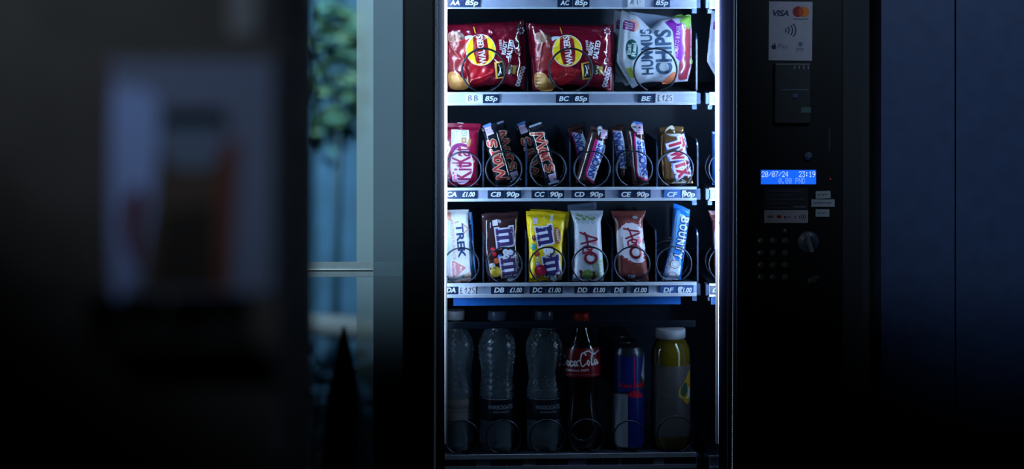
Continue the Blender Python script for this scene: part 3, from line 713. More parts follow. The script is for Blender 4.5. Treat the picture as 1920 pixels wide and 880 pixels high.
mars_cb = make_pack('chocolate_bar', 'black chocolate bar with red script leaning left beside the crimson pack', 'chocolate bar', 'c',
    quad((903, 241), (931, 230), (961, 338), (929, 346)), 0.013, 0.092, WRAP_DARK, a, R=(12, 10, 10, 10), fins=(6, 0, 5, 0), wr_amp=0.35, seed=31, extra=[], creases=[(k((700, 480), (760, 690)), 1.2, 1.6)])
k = K(970, 215, 6.07); a = Art()
mars_letters(a, word_path(k((160, 216))[0], 68, 78, 21, MARS), 3.6, 2)
a.poly(k((344, 680), (425, 652), (452, 750), (375, 772)), (224, 190, 220), 2)
for i in range(4): a.stroke(k((362 + 18*i, 684 - 6*i), (384 + 18*i, 752 - 6*i)), 0.6, (150, 90, 140), 3, sm=False)
a.poly(k((132, 130), (268, 82), (276, 100), (140, 152)), (150, 162, 186), 1); a.poly(k((350, 782), (470, 745), (480, 765), (355, 800)), (150, 166, 200), 1)  # silver highlight of the top crimp painted in
mars_cc = make_pack('chocolate_bar', 'black chocolate bar with red script leaning right, on the third coil', 'chocolate bar', 'c',
    quad((990, 241), (1017, 229), (1050, 337), (1023, 347)), 0.013, 0.092, WRAP_DARK, a, R=(12, 10, 10, 10), fins=(6, 0, 5, 0), wr_amp=0.35, seed=33, extra=[], creases=[(k((175, 290), (215, 440)), 1.2, 1.6), (k((250, 560), (335, 770)), 1.2, 1.6)])
second(mars_cc, 'black chocolate bar half hidden behind the one leaning left', 0.012 - 0.083 + 0.0, PC)
second(mars_cb, 'black chocolate bar hidden behind the one leaning right', 0.068, PC)
# ---- brown peanut bars, white label with blue italics
def snick_art(label_poly, stripe, tc, ang, L, H, pink=None, loop=None):
    a = Art(); a.poly(stripe, (176, 24, 110), 1); a.poly(label_poly, (222, 224, 240), 2)
    a.text('SNICKERS', tc[0], tc[1], L, H, (34, 62, 150), 3, ang=ang, bold=0.05, shear=0.2)
    if pink:
        a.poly(pink, (232, 196, 222), 3); p = np.array(pink)
        for i in (0.2, 0.4, 0.6, 0.8): a.stroke([tuple(p[0]*(1-i)+p[3]*i), tuple(p[1]*(1-i)+p[2]*i)], 0.7, (170, 110, 160), 4, sm=False)
    if loop: a.blob(loop, (214, 220, 236), 2)
    return a
WRAP_BROWN = film((58, 34, 34), rough=0.24, coat=0.7)
k = K(970, 215, 6.07)
a = snick_art(k((908, 285), (980, 300), (998, 350), (985, 425), (868, 756), (788, 692), (786, 655), (882, 395)), k((880, 265), (912, 282), (790, 695), (865, 758), (858, 782), (768, 690), (768, 640)), k((886, 520))[0], -70.5, 66, 14, k((952, 160), (1026, 182), (1018, 274), (938, 262)), k((912, 150), (950, 130), (965, 165), (935, 200), (915, 230)))
make_pack('chocolate_bar', 'brown chocolate bar with blue on white label leaning right over a twin', 'chocolate bar', 'c',
    quad((1108, 236), (1140, 242), (1114, 345.5), (1076, 346)), 0.014, 0.090, WRAP_BROWN, a, R=(10, 10, 8, 14), fins=(5, 0, 4, 0), wr_amp=0.3, seed=41, extra=[], creases=[(k((830, 140), (700, 480)), 1.4, 1.8)])
a = snick_art(k((628, 196), (740, 218), (775, 295), (790, 420), (800, 560), (740, 640), (690, 440)), k((610, 190), (630, 196), (692, 442), (740, 640), (724, 640), (670, 440)), k((722, 400))[0], 74, 66, 15)
make_pack('chocolate_bar', 'brown chocolate bar with blue on white label behind, left of the one leaning right', 'chocolate bar', 'c',
    quad((1063, 240), (1093, 231), (1116, 338), (1088, 345)), 0.013, 0.092 + PC, WRAP_BROWN, a, R=(12, 10, 10, 10), fins=(6, 0, 5, 0), wr_amp=0.3, seed=43, extra=[])
k = K(1130, 215, 6.07)
a = snick_art(k((362, 240), (400, 262), (462, 290), (486, 405), (512, 728), (402, 690), (385, 640)), k((342, 200), (362, 205), (388, 640), (402, 690), (512, 728), (510, 752), (392, 702), (368, 640)), k((440, 492))[0], -96, 66, 14.5, k((372, 110), (450, 108), (458, 216), (378, 220)), k((322, 120), (350, 88), (375, 110), (372, 190), (340, 165)))
a.poly(k((340, 70), (450, 90), (455, 110), (350, 104)), (60, 100, 180), 1)
make_pack('chocolate_bar', 'brown chocolate bar with blue on white label standing upright on the fifth coil', 'chocolate bar', 'c',
    quad((1174, 236), (1205, 230), (1216, 346), (1186, 347)), 0.015, 0.090, WRAP_BROWN, a, R=(10, 10, 8, 14), fins=(5, 0, 4, 0), wr_amp=0.3, seed=45, extra=[], creases=[(k((270, 150), (330, 740)), 1.4, 1.8), (k((425, 220), (415, 740)), 0.9, 1.2)])
a = snick_art(k((112, 176), (212, 182), (240, 290), (255, 420), (266, 612), (190, 602), (150, 460)), k((104, 172), (114, 176), (152, 462), (192, 602), (180, 602), (140, 460)), k((190, 392))[0], 81, 67, 15.5)
make_pack('chocolate_bar', 'brown chocolate bar with blue on white label behind, left of the upright one', 'chocolate bar', 'c',
    quad((1146, 239), (1168, 231), (1178, 340), (1157, 343)), 0.012, 0.092 + PC, WRAP_BROWN, a, R=(12, 10, 10, 10), fins=(6, 0, 5, 0), wr_amp=0.3, seed=47, extra=[])
# ---- gold biscuit bar
a = Art(); tw = dict(bold=0.035, out=[((44, 56, 130), 0.14, 1), ((232, 228, 238), 0.10, 2)])
for ch, (x, y), L, H in (('T', (828, 326), 20, 31), ('w', (838, 455), 20, 26), ('i', (892, 562), 6.5, 27), ('x', (906, 648), 18, 24)):
    a.text(ch, *k((x, y))[0], L, H, (118, 14, 42), 3, ang=73, **tw)
a.poly(k((780, 782), (850, 716), (870, 740), (880, 780), (890, 725), (990, 770), (960, 780)), (226, 220, 214), 1)  # silver foil glints painted as a pale shape
a.blob(k((700, 206), (735, 150), (790, 122), (815, 160), (812, 206), (790, 180), (760, 160)), (230, 222, 206), 1); a.poly(k((705, 212), (880, 212), (885, 244), (760, 240)), (130, 134, 140), 1)
make_pack('biscuit_bar', 'gold wrapped biscuit bar with large red letters at the right end of its tray', 'chocolate bar', 'c',
    (((1235.5, 240), (1258, 236), (1281, 238)), ((1281, 238), (1288, 285), (1300, 345)), ((1300, 345), (1240, 347)), ((1240, 347), (1235, 300), (1235.5, 240))),
    0.014, 0.092, mat((100, 74, 48), rough=0.22, metal=0.7, bump=0.25, bscale=90), a, R=(12, 10, 10, 12), fins=(8, 0, 6, 0), wr_amp=0.5, seed=51, extra=[((1281.5, 238), (1300, 345))], creases=[(k((760, 480), (780, 760)), 1.4, 1.6), (k((690, 500), (700, 760)), 1.2, 1.6)])
# blue bar cut off by the window edge
make_pack('chocolate_bar', 'blue wrapped bar cut off by the right window edge, middle tray', 'chocolate bar', 'c',
    quad((1334, 246), (1362, 244), (1364, 346), (1335, 347)), 0.012, 0.092, film((30, 60, 120)), Art(), R=(12, 10, 10, 10), fins=(5, 0, 5, 0), seed=53, seg=1)
# ---- fourth tray
k = K(830, 380, 5.5); a = Art()
a.poly(k((-10, 78), (78, 76), (92, 180), (60, 175), (40, 150), (-10, 150)), (176, 116, 98), 1)
a.poly(k((-10, 160), (40, 150), (62, 180), (100, 580), (-10, 700)), (186, 202, 206), 1)
a.poly(k((258, 95), (300, 95), (345, 790), (290, 790), (272, 500), (268, 300)), (22, 62, 104), 1)
a.text('TREK', *k((184, 385))[0], 65, 14, (22, 40, 84), 3, ang=85, bold=0.03)
a.text('PROTEIN FLAPJACK', *k((103, 380))[0], 76, 7.4, (186, 140, 146), 3, ang=85.5, bold=0.02)
a.stroke(k((216, 306), (264, 262), (206, 212)), 1.8, (166, 90, 92), 3, sm=False); a.stroke(k((160, 186), (128, 200)), 1.6, (166, 90, 92), 3, sm=False)
a.poly(k((86, 590), (108, 574), (244, 650), (246, 672), (120, 786), (96, 776)), (224, 212, 216), 3); a.poly(k((95, 600), (110, 588), (236, 656), (236, 668), (118, 772), (104, 764)), (190, 120, 126), 4)
a.text('9g', *k((182, 672))[0], 9, 7, (228, 216, 220), 5, ang=80); a.text('PROTEIN', *k((125, 680))[0], 24, 4.6, (228, 216, 220), 5, ang=84, bold=0.02)
a.stroke(k((48, 600), (66, 600), (76, 760), (56, 760), (48, 600)), 1.2, (200, 160, 164), 3, sm=False)
a.blob(k((200, 740), (240, 720), (285, 700), (288, 770), (220, 785)), (206, 178, 160), 3); a.blob(k((190, 750), (225, 735), (215, 775)), (70, 120, 130), 4); a.blob(k((20, 800), (80, 770), (150, 790), (90, 815)), (120, 170, 176), 3); a.poly(k((-10, 822), (300, 788), (300, 800), (-10, 850)), (150, 104, 90), 3)
make_pack('flapjack_bar', 'white and blue flapjack bar at the left end of its tray', 'snack bar', 'd',
    (((824, 394), (850, 393.5), (879, 392.5)), ((879, 392.5), (885, 452), (890, 523)), ((890, 523), (860, 527), (824, 532)), ((824, 532), (822, 460), (824, 394))),
    0.013, 0.092, film((206, 202, 206), rough=0.4, coat=0.25), a, R=(14, 10, 12, 10), fins=(4, 0, 4, 0), wr_amp=0.3, seed=61, extra=[])
def candy(a, c, rx, ry, col, layer=3, ang=0):
    a.ell(c[0], c[1], rx, ry, col, layer, ang=ang); a.ell(c[0]-rx*0.3, c[1]-ry*0.35, rx*0.3, ry*0.22, tuple(min(255, v+70) for v in col), layer+1, ang=ang)
def mnm(a, pm1, pand, pm2, ps, ang, H, fill, oc):
    a.slab_m(*pm1, 36, H, fill, oc, ang, 4); a.slab_m(*pm2, 36, H, fill, oc, ang, 4)
    a.text('&', *pand, 18, H*0.62, oc, 7, ang=ang, bold=0.05, out=[(fill, 0.12, 6)]); a.text("'s", *ps, 15, H*0.66, oc, 7, ang=ang, bold=0.05, out=[(fill, 0.1, 6)])
a = Art()
mnm(a, k((640, 350))[0], k((672, 515))[0], k((690, 652))[0], k((722, 775))[0], 83, 32, (62, 44, 92), (214, 212, 230))
a.poly(k((508, 180), (560, 165), (568, 225), (515, 235)), (206, 200, 216), 2); a.poly(k((565, 165), (600, 178), (592, 205), (570, 195)), (170, 160, 180), 2); a.stroke(k((490, 200), (490, 250)), 1.6, (190, 184, 200), 2)
candy(a, k((515, 472))[0], 4, 3.6, (170, 24, 44)); candy(a, k((530, 522))[0], 4.2, 4.6, (176, 22, 48)); candy(a, k((585, 552))[0], 4.8, 5.4, (50, 110, 180)); candy(a, k((552, 590))[0], 5.2, 5.4, (206, 90, 50))
candy(a, k((510, 640))[0], 5.5, 5, (196, 190, 196)); candy(a, k((545, 705))[0], 10, 10, (200, 164, 52), 5); candy(a, k((625, 730))[0], 7, 8, (196, 176, 92), 3); candy(a, k((510, 760))[0], 5, 5, (120, 60, 40))
make_pack('candy_bag', 'dark brown candy bag with white outlined lettering beside the flapjack bar', 'sweets bag', 'd',
    (((903, 402), (916, 398), (940, 399), (972, 396.5)), ((972, 396.5), (971, 460), (974, 524)), ((974, 524), (940, 528), (914, 528)), ((914, 528), (905, 470), (903, 402))),
    0.013, 0.093, film((52, 30, 34), rough=0.2, coat=0.9), a, R=(16, 16, 14, 16), fins=(6, 0, 5, 0), wr_amp=0.5, seed=63, extra=[], creases=[(k((470, 100), (580, 190), (700, 280)), 1.5, 1.8), (k((450, 130), (455, 540)), 1.5, 1.8)])
k = K(970, 380, 5.5); a = Art()
mnm(a, k((280, 332))[0], k((318, 498))[0], k((352, 640))[0], k((386, 752))[0], 80, 30, (52, 42, 104), (226, 226, 236))
a.ell(*k((408, 330))[0], 6.4, 16, (170, 96, 60), 2, ang=-8); a.text('PEANUT', *k((412, 332))[0], 25, 5, (236, 226, 220), 3, ang=82, bold=0.03)
a.poly(k((155, 150), (205, 145), (210, 205), (160, 215)), (210, 196, 220), 2); a.poly(k((340, 130), (372, 118), (362, 185), (328, 190)), (232, 228, 214), 2); a.poly(k((262, 150), (280, 140), (275, 165)), (232, 228, 214), 2)
candy(a, k((170, 355))[0], 4.4, 5.2, (92, 44, 34)); candy(a, k((160, 448))[0], 5, 6, (50, 140, 130)); candy(a, k((200, 520))[0], 5, 5.4, (150, 60, 40)); candy(a, k((210, 570))[0], 5.6, 6, (206, 178, 110)); candy(a, k((205, 630))[0], 5, 5, (120, 140, 180))
candy(a, k((235, 690))[0], 11, 11, (172, 22, 56), 5); candy(a, k((285, 740))[0], 5, 6, (200, 150, 60)); candy(a, k((190, 760))[0], 6, 5, (196, 140, 90))
dc = make_pack('candy_bag', 'bright yellow candy bag with dark lettering, in front of another yellow bag', 'sweets bag', 'd',
    (((986, 396), (1020, 396.5), (1062, 402)), ((1062, 402), (1056, 452), (1054, 525)), ((1054, 525), (1020, 527), (991, 530)), ((991, 530), (990, 460), (986, 396))),
    0.013, 0.092, film((236, 196, 16), rough=0.32, coat=0.4), a, R=(16, 16, 14, 14), fins=(7, 0, 5, 0), wr_amp=0.5, seed=65, extra=[], creases=[(k((110, 120), (200, 300), (240, 400)), 1.0, 1.6), (k((190, 160), (300, 280)), 1.0, 1.6)])
second(dc, 'yellow candy bag peeping out behind the front yellow bag', 0.0095, 0.034, 0.0)
# ---- bubbly chocolate bars
def script_word(a, pts, wd, c, layer):
    for s in pts: a.stroke(s, wd, c, layer)
AERO = [[(0.0, 0.02), (0.12, 0.45), (0.25, 1.0), (0.30, 0.5), (0.34, 0.0)], [(0.02, 0.28), (0.2, 0.36), (0.42, 0.40)],
        [(0.42, 0.30), (0.52, 0.36), (0.55, 0.56), (0.48, 0.62), (0.43, 0.40), (0.46, 0.10), (0.56, 0.06)], [(0.60, 0.55), (0.615, 0.2), (0.62, 0.04)], [(0.615, 0.35), (0.66, 0.55), (0.70, 0.52)]]
a = Art(); MR = (120, 26, 46)
for i in range(14):
    r = random.Random(i); a.ell(*k((605 + i*14, 135 + r.uniform(-22, 30) + i*2))[0], r.uniform(1.6, 3), r.uniform(1.4, 2.4), (120, 150, 96), 1)
for i in range(4): a.ring(*k((620 + 50*i, 190))[0], 2.6, 2.6, 0.9, (110, 130, 150), 2)
script_word(a, word_path(k((640, 300))[0], 84, 62, 31, AERO), 3.4, MR, 3)
a.ring(*k((752, 560))[0], 10.4, 9.4, 4.6, MR, 3); a.ring(*k((757, 566))[0], 14.6, 13.6, 0.9, (186, 190, 206), 2)
a.blob(k((775, 385), (810, 390), (812, 425), (780, 420)), (206, 130, 150), 2); a.text('MINT', *k((598, 440))[0], 24, 4, (150, 150, 176), 2, ang=86)
a.ring(*k((700, 640))[0], 24, 24, 3.0, (176, 184, 202), 1, a0=150, a1=260)
a.blob(k((632, 700), (660, 690), (690, 780), (660, 775)), (110, 40, 44), 2); a.blob(k((770, 700), (808, 720), (800, 785), (765, 790)), (110, 40, 44), 2)
a.ell(*k((718, 738))[0], 10.5, 10.5, (116, 164, 74), 3); a.stroke(k((718, 738), (710, 680)), 0.9, (196, 214, 150), 4, sm=False); a.stroke(k((718, 738), (772, 722)), 0.9, (196, 214, 150), 4, sm=False)
for i in range(34):
    r = random.Random(100+i); a.ell(*k((r.uniform(800, 872) - (20 if i % 3 else 0), 575 + i*5.6))[0], r.uniform(1, 2.3), r.uniform(1, 2.3), (150, 178, 110), 2)
make_pack('bubbly_bar', 'white bubbly chocolate bar pack with green lime half, right of the yellow bag', 'chocolate bar', 'd',
    (((1069, 394.5), (1131, 394.5)), ((1131, 394.5), (1130, 402), (1126, 416), (1129, 470), (1133, 518), (1131, 527)), ((1131, 527), (1072, 528)), ((1072, 528), (1075.5, 490), (1076, 420), (1069, 394.5))),
    0.013, 0.092, film((204, 208, 224), rough=0.36, coat=0.3), a, R=(14, 12, 12, 12), fins=(7, 0, 5, 0), wr_amp=0.3, seed=71, extra=[])
make_pack('bubbly_bar', 'grey wrapper top showing behind the white pack with the lime', 'chocolate bar', 'd',
    quad((1064, 384), (1118, 378), (1124, 520), (1070, 524)), 0.010, 0.092+PC, film((120, 140, 170)), Art(), R=(14, 12, 12, 12), fins=(7, 0, 5, 0), seed=73)
k = K(1130, 380, 4.4); a = Art(); BR = (104, 48, 46)
a.blob(k((118, 215), (165, 165), (255, 152), (318, 190), (335, 290), (352, 400), (345, 470), (285, 490), (205, 470), (128, 425), (112, 320)), (214, 208, 222), 1)
for i, (x, y) in enumerate(((122, 210), (134, 190), (150, 172), (168, 160), (190, 152), (212, 150), (236, 150), (258, 152), (280, 162), (298, 176), (312, 192), (150, 440), (168, 455), (190, 462), (212, 478), (232, 490), (345, 420), (348, 450), (342, 480), (330, 500))):
    a.ell(*k((x, y))[0], 2.6 + (i % 3)*0.7, 2.4 + (i % 2)*0.8, (112, 46, 50), 2); a.ell(k((x, y))[0][0]-0.8, k((x, y))[0][1]-0.8, 0.8, 0.7, (170, 110, 110), 3)
script_word(a, word_path(k((164, 208))[0], 76, 56, 30, AERO), 3.2, (112, 26, 40), 3)
a.ring(*k((268, 402))[0], 10, 10, 4.6, (112, 26, 40), 4); a.ring(*k((270, 405))[0], 14, 13.5, 0.9, (186, 180, 200), 2)
a.blob(k((282, 280), (305, 278), (312, 322), (288, 328)), (196, 110, 126), 3); a.text('chocolate', *k((160, 328))[0], 26, 4, (120, 90, 100), 3, ang=84)
a.ell(*k((280, 532))[0], 8, 8, (132, 70, 60), 3); a.ring(*k((280, 535))[0], 5, 5, 1.5, (96, 42, 40), 4); a.ell(*k((258, 560))[0], 6, 5, (120, 60, 52), 2)
a.rect(*k((206, 590))[0], *k((260, 625))[0], (206, 202, 214), 3); a.ell(*k((220, 608))[0], 3, 3, (44, 90, 150), 4); a.ell(*k((264, 118))[0], 5, 2.5, (170, 190, 206), 3)
choc = make_pack('bubbly_bar', 'brown and white bubbly chocolate bar pack on the fifth coil of its tray', 'chocolate bar', 'd',
    (((1144.8, 395), (1211, 395)), ((1211, 395), (1205, 414), (1207, 450), (1210, 480), (1217, 527)), ((1217, 527), (1158, 526)), ((1158, 526), (1155, 480), (1151.6, 418), (1144.8, 395))),
    0.013, 0.092, film((96, 44, 42), rough=0.36, coat=0.3), a, R=(14, 12, 12, 12), fins=(9, 0, 5, 0), wr_amp=0.3, seed=75, extra=[])
second(choc, 'brown and white bar pack cut off by the right window edge', 0.189, 0.0)
a = Art(); a.poly(k((602, 60), (640, 58), (598, 300), (545, 640), (490, 640), (560, 330)), (74, 140, 200), 1)
a.poly(k((560, 400), (600, 470), (640, 520), (620, 640), (490, 640), (530, 470)), (186, 196, 214), 2)
for ch, (x, y) in zip('BOUNTY', ((672, 135), (658, 198), (650, 258), (640, 318), (630, 376), (615, 432))):
    a.text(ch, *k((x, y))[0], 11.5, 15.5, (216, 224, 236), 4, ang=98, bold=0.03, shear=0.12, out=[((20, 34, 70), 0.10, 3)])
for (x, y, r) in ((588, 500, 9), (566, 596, 8.5)):
    a.ell(*k((x, y))[0], r, r*0.85, (206, 210, 224), 4); a.ring(*k((x, y))[0], r*0.6, r*0.5, 1.6, (150, 160, 184), 5); a.ring(*k((x, y))[0], r, r*0.85, 1.4, (110, 84, 74), 5)
make_pack('coconut_bar', 'blue coconut bar leaning right at the right end of the fourth tray', 'chocolate bar', 'd',
    (((1263, 381), (1279, 386), (1294, 394)), ((1294, 394), (1287, 450), (1276, 525.5)), ((1276, 525.5), (1241, 522)), ((1241, 522), (1258, 450), (1263, 381))),
    0.013, 0.092, film((26, 108, 196), rough=0.32, coat=0.4), a, R=(14, 10, 10, 10), fins=(8, 0, 4, 0), wr_amp=0.35, seed=77, extra=[])

# ------------------------------------------------------------------ drinks on the bottom tray
YB = 0.125
BFLOOR = FLOORZ['e'] + 0.0005
def prof_px(cx, pts, Y):   # (py, half width px) -> (z, r), bottom up, the bottom set on the tray
    s = (D + Y)/D
    out = [(P(cx, py, Y).z, hw*s/1000.0) for py, hw in pts][::-1]
    out[0] = (BFLOOR, out[0][1]); return out
def on_lathe(cx, pts, Y):
    x0 = float(XZ(cx, 0, Y)[0]); s = (D+Y)/D
    ys = np.array([p[0] for p in pts]); rs = np.array([p[1] for p in pts])*s/1000.0
    def f(px, py, h):
        x, z = XZ(px, py, Y); r = np.interp(py, ys, rs) + h; dx = np.clip(x - x0, -r*0.995, r*0.995); q = np.sqrt(np.maximum(r*r - dx*dx, 1e-9))
        return np.stack([x0 + dx, Y - q, z], 1)
    return f
PET = mat((190, 212, 226), rough=0.05, trans=0.88, ior=1.5, coat=0.4, vary=0.0)
WATERC = mat((150, 186, 210), rough=0.03, trans=1.0, ior=1.33, vary=0.0)
def water_bottle(cx, label, capm, dark, seed, group=None):
    x0 = P(cx, 0, YB).x
    t = thing('water_bottle', label, 'bottle', (x0, YB, BFLOOR), group)
    body = [(605, 18), (612, 20), (616, 22), (628, 28), (640, 33), (650, 34.5), (664, 34), (680, 31.5), (694, 29.5), (705, 29.2), (716, 30.5), (730, 32.5), (742, 33), (782, 33), (796, 32), (810, 32.5), (826, 33), (838, 32), (846, 26)]
    fine = [(py, float(np.interp(py, [p[0] for p in body], [p[1] for p in body]))) for py in np.concatenate([np.arange(605, 740, 2.0), np.arange(742, 847, 8.0), [846]])]
    zt, zb_ = P(cx, 618, YB).z, P(cx, 738, YB).z
    def dia(th, z, r):
        if not (zb_ < z < zt): return 0.0
        u = th*7/math.pi; v = (z - zb_)/0.0062*0.5
        return 0.0022*(abs(math.sin(math.pi*(u+v)/1.0))*abs(math.sin(math.pi*(u-v)/1.0)) - 0.4)
    bm = bmesh.new(); lathe(bm, x0, YB, prof_px(cx, fine, YB), 56, fn=dia); obj('bottle_body', bm, PET, t)
    bm = bmesh.new(); lathe(bm, x0, YB, [(P(cx, 606, YB).z, 0.0125), (P(cx, 600, YB).z, 0.0125), (P(cx, 599.5, YB).z, 0.0175), (P(cx, 597, YB).z, 0.0175)], 28); obj('neck_ring', bm, PET, t)
    zc0, zc1 = P(cx, 598, YB).z, P(cx, 581.5, YB).z
    bm = bmesh.new(); lathe(bm, x0, YB, [(zc0, 0.0178), (zc1-0.002, 0.0178), (zc1, 0.0165)], 60, fn=lambda th, z, r: 0.00035*(1 if int(round(th*60/(2*math.pi))) % 2 else -1)); obj('cap', bm, capm, t)
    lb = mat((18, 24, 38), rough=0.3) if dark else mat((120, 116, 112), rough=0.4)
    bm = bmesh.new(); lathe(bm, x0, YB, [(P(cx, 782, YB).z, 0.0346), (P(cx, 741, YB).z, 0.0346)], 40, cap=False); lo = obj('bottle_label', bm, lb, t)
    s = on_lathe(cx, [(p[0], 33.4) for p in body], YB); a = Art()
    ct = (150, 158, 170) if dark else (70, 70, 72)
    a.text('HARROGATE', cx + 6, 757, 46, 8, ct, 1, bold=0.02); a.text('SPRING WATER', cx + 6, 766, 30, 3, ct, 1)
    a.rect(cx-28, 742, cx+31, 743, ct, 1)
    print_on('label_print', a, s, lo, grid=4.0)
    return t
CLEARCAP = mat((90, 104, 126), rough=0.25, coat=0.4)
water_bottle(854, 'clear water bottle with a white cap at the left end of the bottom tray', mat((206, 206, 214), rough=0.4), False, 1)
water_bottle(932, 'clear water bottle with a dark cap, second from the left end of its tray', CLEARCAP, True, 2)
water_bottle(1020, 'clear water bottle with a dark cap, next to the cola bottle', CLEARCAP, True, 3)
# cola
cx = 1090; x0 = P(cx, 0, YB).x
t = thing('cola_bottle', 'dark cola bottle with a red label and red cap', 'bottle', (x0, YB, BFLOOR))
body = [(600, 12), (612, 14), (625, 20), (640, 27), (652, 33), (664, 35), (690, 36), (700, 35.5), (714, 32), (730, 29.5), (750, 29), (765, 31), (785, 34.5), (805, 35), (825, 33), (846, 27)]
bm = bmesh.new(); lathe(bm, x0, YB, prof_px(cx, body, YB), 40); obj('bottle_body', bm, mat((24, 18, 18), rough=0.08, coat=0.9, vary=0), t)
bm = bmesh.new(); lathe(bm, x0, YB, [(P(cx, 601, YB).z, 0.0145), (P(cx, 588, YB).z, 0.0145), (P(cx, 585.5, YB).z, 0.013)], 48, fn=lambda th, z, r: 0.0003*(1 if int(round(th*48/(2*math.pi))) % 2 else -1)); obj('cap', bm, mat((196, 48, 24), rough=0.35), t)
lab = [(648, 31.5), (652, 33.4), (664, 35.4), (690, 36.4), (701, 35.6)]
bm = bmesh.new(); lathe(bm, x0, YB, [(P(cx, py, YB).z, (r+0.3)*(D+YB)/D/1000) for py, r in lab][::-1], 40, cap=False); lo = obj('bottle_label', bm, mat((118, 8, 22), rough=0.3, coat=0.4), t)
a = Art(); W = (236, 232, 234)
CC = [[(0.16, 0.62), (0.12, 0.82), (0.04, 0.6), (0.02, 0.25), (0.08, 0.02), (0.16, 0.16)], [(0.22, 0.1), (0.185, 0.25), (0.215, 0.42), (0.25, 0.25), (0.22, 0.08)], [(0.325, 0.36), (0.285, 0.42), (0.265, 0.2), (0.29, 0.06), (0.335, 0.18)], [(0.42, 0.36), (0.375, 0.42), (0.355, 0.2), (0.385, 0.06), (0.42, 0.34), (0.425, 0.1), (0.455, 0.12)], [(0.45, 0.42), (0.49, 0.46)],
      [(0.66, 0.78), (0.61, 0.98), (0.54, 0.78), (0.515, 0.35), (0.555, 0.04), (0.64, 0.2)], [(0.56, 0.92), (0.72, 1.05), (0.86, 0.82), (0.98, 0.95)], [(0.71, 0.08), (0.675, 0.25), (0.70, 0.42), (0.735, 0.25), (0.71, 0.06)], [(0.775, 0.3), (0.82, 0.85), (0.785, 0.6), (0.79, 0.1), (0.83, 0.14)], [(0.925, 0.34), (0.88, 0.42), (0.86, 0.2), (0.89, 0.06), (0.925, 0.34), (0.935, 0.1), (0.97, 0.14)]]
script_word(a, word_path((1047, 684), -3.5, 76, 27, CC), 2.5, W, 1)
a.text('ORIGINAL TASTE', 1080, 688, 42, 4, W, 1, ang=-3); a.ring(1090, 699, 30, 3, 0.6, (220, 150, 150), 1, a0=190, a1=350)
print_on('label_print', a, on_lathe(cx, [(p[0], p[1]+0.4) for p in lab], YB), lo, grid=3.0)
# energy drink cans: one in front and three going back
cx = 1178; x0 = P(cx, 0, YB).x
t = thing('drink_can', 'blue and silver slim drink can, frontmost of its row', 'can', (x0, YB, BFLOOR), 'slim cans in one row')
body = [(648, 24), (650, 26.5), (652, 26), (657, 29.5), (662, 30), (832, 30), (840, 26), (846, 22)]
bm = bmesh.new(); lathe(bm, x0, YB, prof_px(cx, body, YB), 40); obj('can_body', bm, mat((92, 98, 108), rough=0.28, metal=0.8), t)
zt = P(cx, 649, YB).z
bm = bmesh.new(); lathe(bm, x0, YB, [(zt-0.0035, 0.0235), (zt-0.003, 0.0238)], 32); obj('can_lid', bm, STEEL, t)
a = Art()
for i in range(4):
    w0 = 30
a.poly([(cx-30, 663), (cx+26, 663), (cx+20, 700), (cx+16, 727), (cx-30, 731)], (18, 38, 116), 1); a.poly([(cx+27, 663), (cx+30, 663), (cx+30, 720), (cx+22, 700)], (150, 156, 168), 1)
a.poly([(cx-30, 735), (cx-4, 733), (cx-4, 832), (cx-30, 832)], (150, 156, 168), 1); a.poly([(cx-3, 733), (cx+30, 726), (cx+30, 832), (cx-3, 832)], (18, 38, 116), 1)
a.text('Red Bull', cx+4, 717, 48, 9, (196, 24, 56), 3, bold=0.03); a.blob([(cx-5, 735), (cx+5, 727), (cx+18, 730), (cx+24, 740), (cx+8, 740)], (196, 24, 56), 3)
a.stroke([(cx+8, 664), (cx+8, 724)], 2.0, (180, 40, 90), 2, sm=False)
print_on('can_print', a, on_lathe(cx, body, YB), t, grid=3.0)
for i in range(3):
    c = copy_tree(t); c.location = Vector(t.location) + Vector((-0.004*(i+1), 0.066*(i+1), 0))
    c['label'] = ('slim can standing directly behind the front slim can', 'slim can third from the front of its row', 'slim can at the back of its row of four')[i]
# juice
cx = 1257; x0 = P(cx, 0, YB).x
t = thing('juice_bottle', 'yellow juice bottle with white cap and pale label, right end of its tray', 'bottle', (x0, YB, BFLOOR))
body = [(634, 26), (640, 29), (646, 33), (654, 36), (664, 37), (676, 37), (800, 37), (830, 36), (846, 31)]
bm = bmesh.new(); lathe(bm, x0, YB, prof_px(cx, body, YB), 40); obj('bottle_body', bm, mat((92, 78, 14), rough=0.12, coat=0.8), t)
bm = bmesh.new(); lathe(bm, x0, YB, [(P(cx, 640, YB).z, 0.0262), (P(cx, 633, YB).z, 0.0262)], 32); obj('neck_ring', bm, mat((150, 140, 90), rough=0.15, coat=0.6), t)
bm = bmesh.new(); lathe(bm, x0, YB, [(P(cx, 632, YB).z, 0.0288), (P(cx, 617, YB).z, 0.0288), (P(cx, 615, YB).z, 0.027)], 70, fn=lambda th, z, r: 0.0003*(1 if int(round(th*70/(2*math.pi))) % 2 else -1)); obj('cap', bm, mat((196, 198, 206), rough=0.4), t)
bm = bmesh.new(); lathe(bm, x0, YB, [(P(cx, 812, YB).z, 0.0386), (P(cx, 680.5, YB).z, 0.0386)], 44, cap=False); lo = obj('bottle_label', bm, mat((84, 80, 80), rough=0.45), t)
a = Art()
for j, yy in enumerate((684, 688, 692, 697, 703, 707, 711, 716, 722, 726)):
    a.rect(1222, yy, 1222 + (14 if j % 3 else 17), yy+1.6, (90, 84, 80), 1)
a.blob([(1290, 690), (1282, 705), (1270, 722), (1268, 735), (1276, 742), (1284, 752), (1291, 744), (1292, 710)], (196, 150, 30), 1); a.blob([(1275, 716), (1283, 712), (1285, 728), (1278, 738), (1271, 730)], (40, 84, 70), 2)
